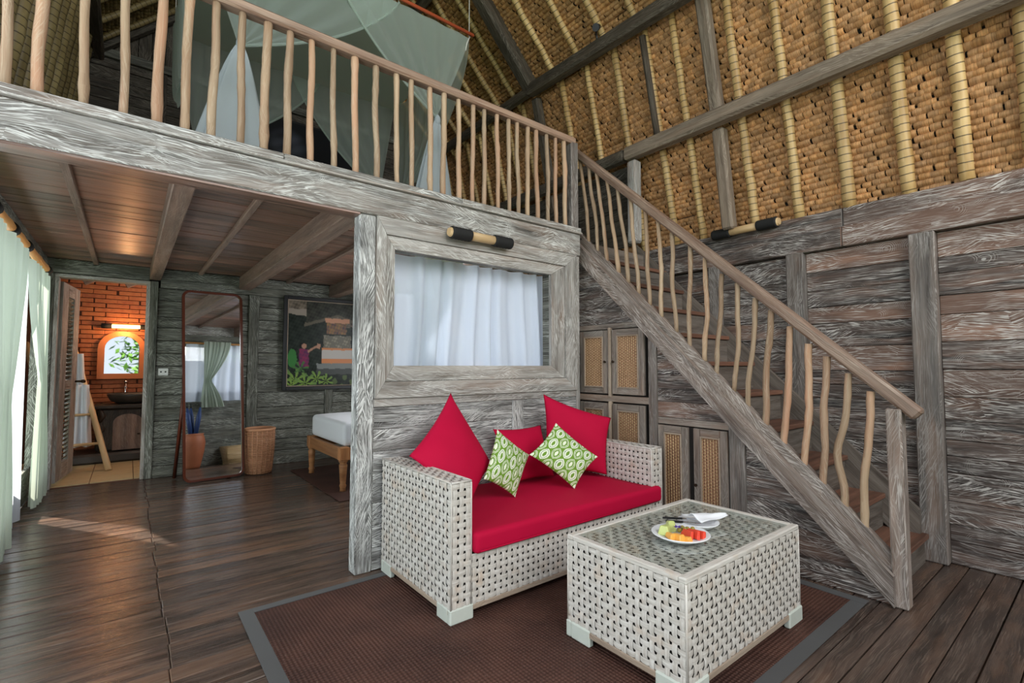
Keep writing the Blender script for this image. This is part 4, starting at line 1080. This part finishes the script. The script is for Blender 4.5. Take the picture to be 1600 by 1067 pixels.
for (r_, b_, rz, dims, mt_, lab, nm, kd, tl) in (
    (-.062, .012, .3, (.075, .055, .036), 'fruit_melon', 'pale green melon chunk at the left of the fruit plate', 'melon_piece', 'block', 0),
    (-.045, .062, 1.0, (.055, .045, .042), 'fruit_melon', 'pale green melon chunk behind the other green one', 'melon_piece', 'block', 0),
    (-.042, -.045, 1.15, (.058, .036, .022), 'fruit_orange', 'orange melon slice next to the green melon', 'melon_piece', 'block', 0),
    (-.010, -.058, 1.30, (.062, .038, .026), 'fruit_orange', 'orange melon slice in the middle front of the plate', 'melon_piece', 'block', 0),
    (.022, -.062, 1.5, (.050, .032, .020), 'fruit_orange', 'orange melon slice nearest the watermelon', 'melon_piece', 'block', 0),
    (.024, -.004, 1.15, (.078, .019, .030), 'fruit_red', 'first red watermelon slice, nearest the orange melon', 'watermelon_slice', 'block', .35),
    (.048, .000, 1.25, (.082, .019, .032), 'fruit_red', 'middle one of the red watermelon slices', 'watermelon_slice', 'block', .35),
    (.072, .004, 1.35, (.075, .019, .030), 'fruit_red', 'outermost red watermelon slice at the plate rim', 'watermelon_slice', 'block', .35)):
    x_, y_ = onp(r_, b_); wedge(x_, y_, rz, *dims, M[mt_], lab, nm, kind=kd, tilt=tl)
for i, (dx, dy) in enumerate([(onp(r_, b_)[0]-PX, onp(r_, b_)[1]-PY) for r_, b_ in ((-.005, .045), (.018, .050), (.040, .052), (.008, .068), (.030, .072), (.052, .066))]):
    o = MB().lathe([(0, -.011), (.008, -.008), (.0115, 0), (.008, .008), (0, .011)], (PX+dx, PY+dy, TZ+.019+.004*(i % 2)), 12).obj('small_fruit', M['fruit_olive'])
    tag(o, 'small round olive-brown fruit at the back of the plate', 'fruit', 'small round fruit on the plate')
fl_ = thing('flower', 'small purple flower lying in the middle of the fruit plate', 'flower', (*onp(-.012, .018), TZ+.035))
for k in range(6):
    a = k*PI/3; c = V((*onp(-.012, .018), TZ+.040))
    MB().grid(lambda u, v_: c+V((math.cos(a), math.sin(a), 0))*(.004+u*.017)+V((-math.sin(a), math.cos(a), 0))*((v_-.5)*.014*math.sin(PI*min(1, u+.15)))+V((0, 0, .006*u*u-.002)), 4, 3).obj('petal', M['petal'], fl_)
def napkin():
    c = V((2.165, 1.27, TZ+.024)); mb = MB()
    def f(u, v_):
        w = .02+.085*(1-u)*.8; x = (u-.35)*.22; yv = (v_-.5)*2*w
        h = .006+.020*math.exp(-((v_-.45)/.18)**2)*(1-u*.6)+.008*math.sin(u*7+v_*4)*.4+.012
        return c+V((x*.80+yv*.3, -x*.35+yv*.8, h))
    mb.grid(f, 20, 14); o = mb.obj('napkin', M['napkin']); o.modifiers.new('t', 'SOLIDIFY').thickness = .002
    return tag(o, 'folded white paper napkin on the small plate', 'napkin')
napkin()
def cut(name, label, a, b, off):
    a, b = V(a), V(b); d = (b-a).normalized(); s = d.cross(Z).normalized(); t = thing(name, label, name, tuple(a)); L = (b-a).length
    MB().obox(a+d*L*.25, [d, s, d.cross(s)], [L*.25, .006, .004], ch=.002).obj('handle', M['blackplastic'], t)
    if name == 'knife': MB().obox(a+d*L*.75, [d, s, d.cross(s)], [L*.25, .008, .0012], ch=.0005).obj('blade', M['chrome'], t)
    else:
        MB().obox(a+d*L*.66, [d, s, d.cross(s)], [L*.16, .003, .0015], ch=.0005).obj('neck', M['chrome'], t)
        for k in (-1, 0, 1): MB().obox(a+d*L*.91+s*(k*.007), [d, s, d.cross(s)], [L*.09, .0018, .0012], ch=.0004).obj('tine', M['chrome'], t)
cut('knife', 'knife with a black handle resting across the small plate', (2.035, 1.405, TZ+.030), (2.13, 1.25, TZ+.040), 0)
cut('fork', 'fork with a black handle resting beside the knife', (2.015, 1.375, TZ+.026), (2.09, 1.235, TZ+.036), 0)

# ------------------------------------------------------------ mat
mt = thing('floor_mat', 'reddish brown woven floor mat with a grey border under sofa and table', 'rug', (1.7, 1.6, 0))
RX0, RX1, RY0, RY1 = .455, 3.0, .855, 2.72; bwid = .062
MB().box(RX0+.01, RX1-.01, RY0+.01, RY1-.01, .0008, .0035, ch=.001).obj('weave', M['rug'], mt)
for q in ((RX0, RX0+bwid, RY0, RY1), (RX1-bwid, RX1, RY0, RY1), (RX0+bwid, RX1-bwid, RY0, RY0+bwid), (RX0+bwid, RX1-bwid, RY1-.05, RY1)):
    MB().box(*q, .0012, .006, ch=.002).obj('border', M['rugborder'], mt)

# ------------------------------------------------------------ sheer curtain behind the window, curtains on the back of it
def curtain(name, label, top, bot, z0, z1, mat, folds=9, depth=.03, axis='x', plane=0, tie=None, rows=26, cols=None, group=None, amp0=.6, seed=0, cat='curtain'):
    """top=(a,b) and bot=(a,b): extents along the axis at the top and the bottom; tie=(pos,width,z) gathers it"""
    rs = random.Random(seed); ph = [rs.uniform(0, 6) for _ in range(4)]; cols = cols or folds*10
    def f(u, v_):
        z = z1+(z0-z1)*v_; a = top[0]+(bot[0]-top[0])*v_; b = top[1]+(bot[1]-top[1])*v_
        k = 1.
        if tie:
            tp_, tw, tz = tie; vt = (z1-tz)/(z1-z0)
            g_ = (v_/vt)**1.6 if v_ < vt else max(0, 1-((v_-vt)/(1-vt)))**1.4*1.0
            a0, b0 = (top if v_ < vt else bot); a = a0*(1-g_)+(tp_-tw/2)*g_; b = b0*(1-g_)+(tp_+tw/2)*g_; k = 1-.3*g_
        uu = u+.018*math.sin(u*19+ph[0])+.012*math.sin(v_*3+u*7+ph[2])
        s = a+(b-a)*u
        w = (math.sin(uu*2*PI*folds+ph[1])+.45*math.sin(uu*2*PI*folds*1.7+ph[3]))*depth*(amp0+(1-amp0)*v_)*k
        return (s, plane+w, z) if axis == 'x' else (plane+w, s, z)
    o = MB().grid(f, cols, rows).obj(name, M[mat]); return tag(o, label, cat, group)
curtain('sheer_curtain', 'white sheer curtain hanging behind the window pane above the sofa', (1.33, 2.70), (1.27, 2.72), 1.02, 1.945, 'sheer', 9, .032, 'x', 2.97, seed=3)
MB2 = MB(); MB2.tube([(1.1, 2.97, 1.965), (2.8, 2.97, 1.965)], .014, 10); r_ = tag(MB2.obj('curtain_rod', M['bamboo_orange']), 'bamboo rod carrying the sheer behind the window', 'curtain rod')
curtain('curtain', 'cream tied drape on the bedroom side of the window, seen in the tall mirror', (1.55, 1.95), (1.5, 1.85), .92, 1.98, 'curtcream', 7, .02, 'x', 3.06, tie=(1.6, .10, 1.35), seed=5)

# left side curtains
curtain('curtain', 'pale green-white drape at the left frame edge, hung nearest', (3.5, 4.72), (3.6, 4.5), .05, 2.0, 'curtcream', 7, .026, 'y', -.575, tie=(4.12, .34, 1.0), seed=8)
curtain('sheer_curtain', 'long white curtain touching the floor in the left opening', (3.1, 5.38), (3.1, 5.44), .02, 2.02, 'curtwhite', 9, .020, 'y', -.645, seed=11, amp0=.4)
curtain('curtain', 'cream tied-back drape hung closest to the bathroom door', (4.95, 5.98), (5.56, 6.28), .04, 1.99, 'curtcream', 8, .026, 'y', -.58, tie=(5.84, .30, 1.12), seed=13)
curtain('sheer_curtain', 'added white curtain screening the sun in the left opening nearest the open front', (1.15, 2.98), (1.15, 2.98), .02, 2.05, 'curtwhite', 14, .02, 'y', -.645, seed=17, amp0=.4)  # unseen, added to keep the sun off the near floor
cr = thing('curtain_rod', 'orange bamboo curtain rod with black lashings in the left corner', 'curtain rod', (-.60, 4.9, 2.06))
n_ = 26; MB().tube([(-.60, 3.3+i*(5.98-3.3)/n_, 2.062) for i in range(n_+1)], [.027 if i % 4 else .031 for i in range(n_+1)], 12).obj('pole', M['bamboo_orange'], cr)
for y_ in (3.7, 4.25, 4.8, 5.9): MB().tube([(-.60, y_, 2.062), (-.60, y_+.09, 2.062)], .038, 12).obj('lashing', M['black'], cr)
for y_ in (3.74, 5.94): MB().box(-.66, -.61, y_-.02, y_+.02, 2.03, 2.10).obj('bracket', M['blackplastic'], cr)

# ------------------------------------------------------------ bed canopy in the loft
cn = thing('mosquito_net', 'pale green mosquito net canopy tied back over the loft bed', 'mosquito net', (1.2, 4.1, 2.34))
NX0, NX1, NY0, NY1, NZ = .22, 2.20, 3.37, 4.87, 4.0
MB().grid(lambda u, v_: (NX0+(NX1-NX0)*u, NY0+(NY1-NY0)*v_, NZ-.035*math.sin(PI*u)*math.sin(PI*v_)), 16, 12).obj('canopy_top', M['nettop'], cn)
for a, b in (((NX0, NY0), (NX1, NY0)), ((NX0, NY1), (NX1, NY1))):
    MB().tube([(a[0], a[1]-.02, NZ+.03), (b[0]+.03, b[1]-.02, NZ+.03)], .014, 8).obj('rod', M['redrod'], cn)
for x_, y_ in ((NX1, NY0), (NX0, NY0), (NX1, NY1), (NX0, NY1), (1.55, NY0)):
    zr = 4.45+(x_-LOGL.x)*.95 if x_ < 1.5 else 4.26+(3.44-x_)*1.07
    MB().tube([(x_, y_, NZ), (x_, y_, min(zr, 6.2))], .0035, 5).obj('cord', M['rope'], cn)
MB().tube([(NX1+.01, NY0, NZ+.03), (NX1-.03, NY0-.01, NZ-.06), (NX1-.035, NY0, NZ-.12)], .006, 6).obj('cord', M['rope'], cn)
def net_panel(x_from, x_to, tie, y, folds, seed, skirt=True, mat='net', zt=NZ, sagk=.25, skw=.16, zb=2.36, smat='nettie'):
    """net gathered from the canopy edge (x_from..x_to) down to the tie point, then a flared skirt"""
    rs = random.Random(seed); ph = rs.uniform(0, 6); tx, tz = tie
    def f(u, v_):
        x0 = x_from+(x_to-x_from)*u
        # the free edge (u=1, far from the post) sags in a curve towards the tie
        t = v_; far = abs(x0-tx)/max(.01, abs(x_to-x_from))
        xx = x0+(tx+(u-.5)*.03-x0)*(t**(1.0+.25*far)); zz = zt+(tz-zt)*(t**(1.0-.0*far))-sagk*far*math.sin(PI*t)*.35
        w = math.sin(u*2*PI*folds*.6+ph)*.016*(.3+.7*math.sin(PI*min(1, t*1.02))**.7)*(1-t*.5)
        return (xx, y-.01+w-.02*t, zz)
    MB().grid(f, folds*8, 22).obj('net_drape', M[mat], cn)
    MB().tube([V(f(1., i/16))+V((0, -.006, 0)) for i in range(17)], [.009]*17, 6).obj('net_hem', M['net'], cn)
    MB().lathe([(.012, -.04), (.024, -.02), (.026, .0), (.024, .02), (.012, .04)], (tx, y-.03, tz), 10).obj('tie', M['nettie'], cn)
    if skirt:
        def g_(u, v_):
            w = .02+skw*v_**.8; a = PI*2*u
            fold = 1+.14*math.sin(a*7+ph)
            return (tx-.03*v_+math.cos(a)*w*fold, y-.03+math.sin(a)*w*.35*fold, tz+(zb-tz)*v_)
        MB().grid(g_, 72, 14).obj('net_skirt', M[smat], cn)
net_panel(NX1, 1.05, (1.88, 3.17), NY0, 9, 1)
net_panel(NX0, 1.55, (.485, 3.20), NY0, 9, 2, skw=.20)
net_panel(NX1, 1.15, (2.05, 3.0), NY1, 8, 3, skirt=True)
net_panel(NX0, 1.4, (.40, 3.1), NY1, 8, 4, skirt=True)
# end panels of the canopy
for xe, ty in ((NX0, NY0+.15), (NX1, NY1-.2)):
    MB().grid(lambda u, v_: (xe+.02*math.sin(u*40), NY0+(NY1-NY0)*u*(1-.0*v_)+(ty-(NY0+(NY1-NY0)*u))*v_**2*.75, NZ-v_*.95-.25*math.sin(PI*v_)*abs(u-.1)), 40, 16).obj('net_drape', M['net'], cn)
# loft bed
lb = thing('loft_bed', 'low bed with white sheets under the mosquito net in the loft', 'bed', (1.2, 4.1, 2.34))
MB().box(.35, 2.1, 3.6, 4.8, 2.34, 2.42).obj('frame', M['beam'], lb); MB().box(.38, 2.07, 3.63, 4.77, 2.421, 2.52, ch=.03).obj('mattress', M['white_cloth'], lb)
MB().box(-.3, .0, 3.45, 3.8, 2.34, 2.62, ch=.06).obj('stool', M['white_cloth'])
tag(bpy.data.objects['stool'], 'white padded stool in the loft beside the net', 'stool')
# dark picture on the loft end wall
dp = thing('dark_picture', 'dark framed print with a smoky blue cloud on the loft end wall', 'picture', (1.75, 6.47, 3.7))
MB().box(1.15, 2.35, YF-.09, YF-.055, 3.55, 4.33, ch=.004).obj('frame', M['blackplastic'], dp)
def smoke(u, v_):
    k = max(0, 1-((u-.28)**2/.05+(v_-.45)**2/.12)); k *= .6+.4*math.sin(u*23+v_*11)*math.sin(v_*17)
    return (.015+.10*k, .017+.11*k, .02+.15*k, 1)
MB().grid(lambda u, v_: (1.18+1.14*u, YF-.092, 4.30-.72*v_), 60, 40, col=smoke, smooth=False).obj('print', M['poster'], dp)

# ------------------------------------------------------------ tall leaning mirror
mi_ = thing('floor_mirror', 'tall leaning mirror in a rounded dark red wooden frame', 'mirror', (.75, 6.02, 0))
bl_, br_ = V((.466, 5.955, .012)), V((1.03, 6.010, .012)); lean = V((-.055, .118, 1.985))
U_ = (br_-bl_).normalized(); Wd = (br_-bl_).length; Vd = lean.normalized(); Hh = lean.length; Nn = U_.cross(Vd).normalized()
if Nn.y > 0: Nn = -Nn
def rrect(w, h, r, n=6):
    pts = []
    for cx, cy, a0 in ((w/2-r, h/2-r, 0), (-w/2+r, h/2-r, PI/2), (-w/2+r, -h/2+r, PI), (w/2-r, -h/2+r, 3*PI/2)):
        for i in range(n+1): a = a0+PI/2*i/n; pts.append((cx+r*math.cos(a), cy+r*math.sin(a)))
    return pts
mc = (bl_+br_)/2+lean/2
o1 = rrect(Wd, Hh, .075); i1 = rrect(Wd-.05, Hh-.05, .05)
L3 = lambda p, d: mc+U_*p[0]+Vd*p[1]+Nn*d
fm = MB(); n = len(o1)
for i in range(n):
    j = (i+1) % n; b = len(fm.v)
    fm.v += [tuple(L3(o1[i], -.015)), tuple(L3(o1[i], .022)), tuple(L3(i1[i], .018)), tuple(L3(i1[i], -.01)), tuple(L3(o1[j], -.015)), tuple(L3(o1[j], .022)), tuple(L3(i1[j], .018)), tuple(L3(i1[j], -.01))]
    for a_, b_ in ((0, 1), (1, 2), (2, 3), (3, 0)): fm.face([b+a_, b+b_, b+b_+4, b+a_+4], [(i*.05, a_*.04), (i*.05, b_*.04), (j*.05, b_*.04), (j*.05, a_*.04)])
fo = fm.obj('frame', M['redwood'], mi_)
g2 = MB(); b = 0
g2.v = [tuple(L3(p, .006)) for p in i1]; g2.face(list(range(n)))
go = g2.obj('mirror_glass', M['mirror'], mi_)
g3 = MB(); g3.v = [tuple(L3(p, -.008)) for p in i1]; g3.face(list(range(n))); g3.obj('back_board', M['backing'], mi_)
for s_ in (-1, 1):
    tpt = mc+U_*(s_*(Wd/2-.03))+Vd*.0-Nn*.03; bt_ = V((tpt.x-.045, 6.34, .01))
    MB().tube([tpt, bt_], .018, 8).obj('stand_leg', M['redwood'], mi_)

# wicker laundry basket
wbk = thing('laundry_basket', 'round orange wicker basket standing beside the tall mirror', 'basket', (1.19, 6.12, 0))
mb = MB(); NS = 40; R_ = lambda z: .125+.028*math.sin(min(1, z/.5)*PI*.6)
for k in range(26):
    z_ = .012+k*.0185; pts = []
    for i in range(NS):
        a = 2*PI*i/NS; r = R_(z_)+(.004 if (i+k) % 2 else -.002); pts.append((1.19+r*math.cos(a), 6.12+r*math.sin(a), z_))
    mb.tube(pts, .0085, 5, closed=True)
stuff(mb.obj('woven_wall', M['basket'], wbk))
for i in range(20):
    a = 2*PI*i/20; MB().tube([(1.19+(R_(z_)+.006)*math.cos(a), 6.12+(R_(z_)+.006)*math.sin(a), z_) for z_ in (.01, .15, .3, .48)], .006, 5).obj('stake', M['basket'], wbk)
MB().tube([(1.19+.155*math.cos(2*PI*i/32), 6.12+.155*math.sin(2*PI*i/32), .49) for i in range(32)], .014, 8, closed=True).obj('rim', M['basket'], wbk)

# power socket
so_ = thing('wall_socket', 'white double power socket on the grey planks left of the tall mirror', 'socket', (.30, YF-.03, 1.14))
MB().box(.255, .345, YF-.034, YF-.021, 1.10, 1.175, ch=.003).obj('plate', M['whiteplastic'], so_)
for x_ in (.28, .32): MB().tube([(x_, YF-.036, 1.138), (x_, YF-.032, 1.138)], .009, 10).obj('outlet', M['blackplastic'], so_)

# ------------------------------------------------------------ framed picture on the far wall
def shrine(u, v_):
    """painted layout of the photograph in the frame: woman at an offering shrine among leaves"""
    s = math.sin(u*41+v_*13)*math.sin(v_*37-u*9)*.5+math.sin(u*97-v_*31)*math.sin(v_*113+u*57)*.5; k = .8+.55*s
    u += .003*math.sin(v_*70); v_ += .003*math.sin(u*43)+.002*s
    c = (.022*k, .030*k, .022*k)
    if v_ < .30 and v_ < .10+.25*u+.02*math.sin(u*60): c = (.20*k, .16*k, .12*k)
    if .10 < v_ < .16+.10*u and u < .38: c = (.32, .27, .22)
    if v_ > .13+abs(u-.62)*.30 and v_ < .17+abs(u-.62)*.32 and u > .2: c = (.13, .11, .08)
    if v_ < .14+abs(u-.62)*.30 and u > .22: c = (.05*k, .05*k, .038*k)
    if .46 < u < .78 and .19 < v_ < .245: c = (.62, .30, .18)
    if .48 < u < .74 and .245 < v_ < .38: c = (.26*k+.04*math.sin(u*160), .14*k, .06)
    if .44 < u < .80 and .40 < v_ < .55: c = (.20*k+.12*abs(s), .18*k+.11*abs(s), .13*k+.1*abs(s))
    if .42 < u < .82 and .55 < v_ < .735:
        c = (.55, .50, .46)
        if v_ < .575 or v_ > .68: c = (.66, .24, .09)
    if .36 < u < .86 and .735 < v_ < .80: c = (.22, .23, .22)
    if .36 < u < .86 and .80 <= v_ < .87: c = (.07, .075, .07)
    if (u-.18)**2/.0018+(v_-.53)**2/.0012 < 1: c = (.01, .008, .008)
    if (u-.20)**2/.0009+(v_-.535)**2/.0009 < 1: c = (.45, .24, .16)
    if .14 < u < .26 and .57 < v_ < .78: c = (.22*k, .03, .09)
    if abs(v_-(.60-.55*(u-.24))) < .014 and .24 < u < .36: c = (.45, .24, .16)
    if .36 < u < .40 and .50 < v_ < .56: c = (.45, .24, .16)
    if (u-.06)**2/.003+(v_-.68)**2/.012 < 1: c = (.05, .20, .05)
    lf_ = math.sin(u*55+v_*20)+math.sin(u*31-v_*44)
    if u < .60:
        for (cx, cy, L) in ((.10, .93, .16), (.22, .97, .14), (.36, .92, .11), (.05, 1.0, .12), (.48, .95, .10), (.16, .80, .10)):
            dx, dy = u-cx, (v_-cy)*1.1; r_ = math.hypot(dx, dy); an = math.atan2(-dy, dx)
            if r_ < L and math.cos(an*7+cx*30) > .15+.8*r_/L-.35 and -dy > -.04: c = (.26-.9*r_, .40-1.2*r_, .07) if cy > .9 else (.07, .17, .05)
    if v_ > .88 and u >= .55 and lf_ > .6: c = (.10, .14, .05)
    return (*c, 1)
pc = thing('framed_picture', 'black framed photograph of a woman at a shrine with offerings', 'picture', (2.05, YF-.06, 1.5))
PX0, PX1, PZ0, PZ1 = 1.50, 2.60, .90, 2.085
YP = YF-.085
MB().grid(lambda u, v_: (PX0+.05+(PX1-PX0-.1)*u, YP+.018, PZ1-.05-(PZ1-PZ0-.1)*v_), 120, 130, col=shrine, smooth=False).obj('print', M['poster'], pc)
fr = MB(); fr.box(PX0, PX0+.042, YP, YP+.04, PZ0, PZ1, 'z'); fr.box(PX1-.042, PX1, YP, YP+.04, PZ0, PZ1, 'z'); fr.box(PX0+.043, PX1-.043, YP, YP+.04, PZ0, PZ0+.042, 'x'); fr.box(PX0+.043, PX1-.043, YP, YP+.04, PZ1-.042, PZ1, 'x')
fr.box(PX0+.02, PX1-.02, YP+.02, YP+.045, PZ0+.02, PZ1-.02); fr.obj('frame', M['blackplastic'], pc)
fi = MB(); q = .012
fi.box(PX0+.043, PX0+.043+q, YP+.008, YP+.03, PZ0+.043, PZ1-.043, 'z'); fi.box(PX1-.043-q, PX1-.043, YP+.008, YP+.03, PZ0+.043, PZ1-.043, 'z')
fi.box(PX0+.043+q, PX1-.043-q, YP+.008, YP+.03, PZ0+.043, PZ0+.043+q, 'x'); fi.box(PX0+.043+q, PX1-.043-q, YP+.008, YP+.03, PZ1-.043-q, PZ1-.043, 'x'); fi.obj('inner_frame', M['cabtrim'], pc)

# ------------------------------------------------------------ bed in the lower room
bd = thing('bed', 'honey wood bed with turned legs and white bedding behind the window wall', 'bed', (2.6, 5.2, 0))
BX0, BX1, BY0, BY1 = 1.60, 3.5, 4.64, 5.74
def turned(x, y):
    return MB().lathe([(.030, .0), (.026, .03), (.034, .05), (.026, .07), (.030, .10), (.036, .20), (.040, .245), (.030, .26), (.044, .28), (.044, .30)], (x, y, .009), 12).obj('leg', M['bedwood'], bd)
for x, y in ((BX0+.045, BY0+.045), (BX0+.045, BY1-.045), (BX1-.045, BY0+.045), (BX1-.045, BY1-.045)):
    turned(x, y); MB().box(x-.045, x+.045, y-.045, y+.045, .30, .425, 'z', ch=.006).obj('leg_block', M['bedwood'], bd)
for q in ((BX0+.01, BX0+.05, BY0+.09, BY1-.09, 'y'), (BX1-.05, BX1-.01, BY0+.09, BY1-.09, 'y'), (BX0+.09, BX1-.09, BY0+.01, BY0+.05, 'x'), (BX0+.09, BX1-.09, BY1-.05, BY1-.01, 'x')):
    MB().box(q[0], q[1], q[2], q[3], .30, .415, q[4]).obj('rail', M['bedwood'], bd)
o = slabcushion(BX0+.04, BX1-.03, BY0+.03, BY1-.03, .425, .655, .05); o.name = 'mattress'; o.data.materials.clear(); o.data.materials.append(M['white_cloth']); o.parent = bd; o.matrix_parent_inverse = world_of(bd).inverted()
bm_ = MB().box(1.50, 3.3, 4.35, 6.0, .0008, .008, ch=.002).obj('bedside_mat', M['rug']); tag(bm_, 'dark woven mat on the floor beneath the honey wood bed', 'rug')

# things seen in the tall mirror: urn with umbrellas, basket
ur = MB().lathe([(0, 0), (.09, 0), (.10, .03), (.15, .25), (.165, .38), (.15, .47), (.135, .50), (.15, .52), (.14, .52), (.125, .49), (.0, .45)], (1.38, 3.12, 0), 24).obj('urn', M['terra']); tag(ur, 'tall terracotta urn under the window, seen in the mirror', 'urn')
for k, (dx, dy) in enumerate(((-.04, .0), (.04, .03), (.0, -.05))):
    u_ = thing('umbrella', ['folded blue umbrella leaning left in the urn', 'folded blue umbrella leaning right in the urn', 'folded blue umbrella nearest the window wall in the urn'][k], 'umbrella', (1.38+dx, 3.12+dy, .5))
    MB().tube([(1.38+dx*.6, 3.12+dy*.6, .46), (1.38+dx*1.6, 3.12+dy*1.6, .78), (1.38+dx*2, 3.12+dy*2, .92)], [.03, .035, .012], 10).obj('canopy', M['blue_nylon'], u_)
    MB().tube([(1.38+dx*2, 3.12+dy*2, .92), (1.38+dx*2.1, 3.12+dy*2.1, 1.0)], .012, 8).obj('handle', M['blackplastic'], u_)
kb = thing('storage_basket', 'square tan basket under the window, seen in the mirror', 'basket', (2.0, 3.1, 0))
mb = MB(); mb.prism([(1.85, 2.96, .0), (2.15, 2.96, .0), (2.15, 3.22, .0), (1.85, 3.22, .0)], (0, 0, 1), .02, (1, 0, 0))
for k in range(13):
    z_ = .03+k*.02; s_ = .15+k*.003; s2 = .13+k*.003
    mb.tube([(2.0-s_, 3.1-s2, z_), (2.0+s_, 3.1-s2, z_), (2.0+s_, 3.1+s2, z_), (2.0-s_, 3.1+s2, z_)], .010, 5, closed=True)
mb.obj('basket_wall', M['bamboo_plain'], kb)

# ------------------------------------------------------------ added unseen shrubs, shape the daylight and fill the reflections
def shrub(x, y, h, r, n, label, seed):
    rs = random.Random(seed); t = thing('added_shrub', label, 'shrub', (x, y, -.5))
    MB().tube([(x, y, -.5), (x+.1, y, h*.4), (x, y+.1, h*.7)], [.10, .07, .04], 8).obj('stem', M['bark'], t)
    mb = MB()
    for _ in range(n):
        a, b = rs.uniform(0, 2*PI), rs.uniform(-.4, 1.2); rr = r*rs.uniform(.4, 1)
        c = V((x+rr*math.cos(a)*math.cos(b), y+rr*math.sin(a)*math.cos(b), max(-.2, h*.45+rr*rs.uniform(-.9, 1)*h*.6/r)))
        d = V((rs.uniform(-1, 1), rs.uniform(-1, 1), rs.uniform(-.6, .6))).normalized(); s = d.cross(V((rs.uniform(-1, 1), rs.uniform(-1, 1), 1))).normalized()
        L, w_ = rs.uniform(.25, .55), rs.uniform(.05, .10); b0 = len(mb.v)
        mb.v += [tuple(c), tuple(c+d*L*.5+s*w_), tuple(c+d*L), tuple(c+d*L*.5-s*w_)]; mb.face([b0, b0+1, b0+2, b0+3])
    stuff(mb.obj('foliage', M['leaf'], t))
G_ = ((-2.6, -7, 3.4, 1.7, 'added left shrub in front of the open side'), (1.3, -8, 3.8, 1.9, 'added middle tall shrub in front of the open side'), (5.2, -7.4, 3.4, 1.7, 'added right shrub in front of the open side'),
      (-6, .8, 3.2, 1.6, 'added near shrub outside the left curtains'), (-6.4, 4.6, 3.4, 1.8, 'added middle shrub outside the left curtains'), (-5.6, 9.6, 2.6, 1.5, 'added far shrub outside the left curtains'))
for i, (x, y, h, r, l) in enumerate(G_): shrub(x, y, h, r, 1500, l, 40+i)
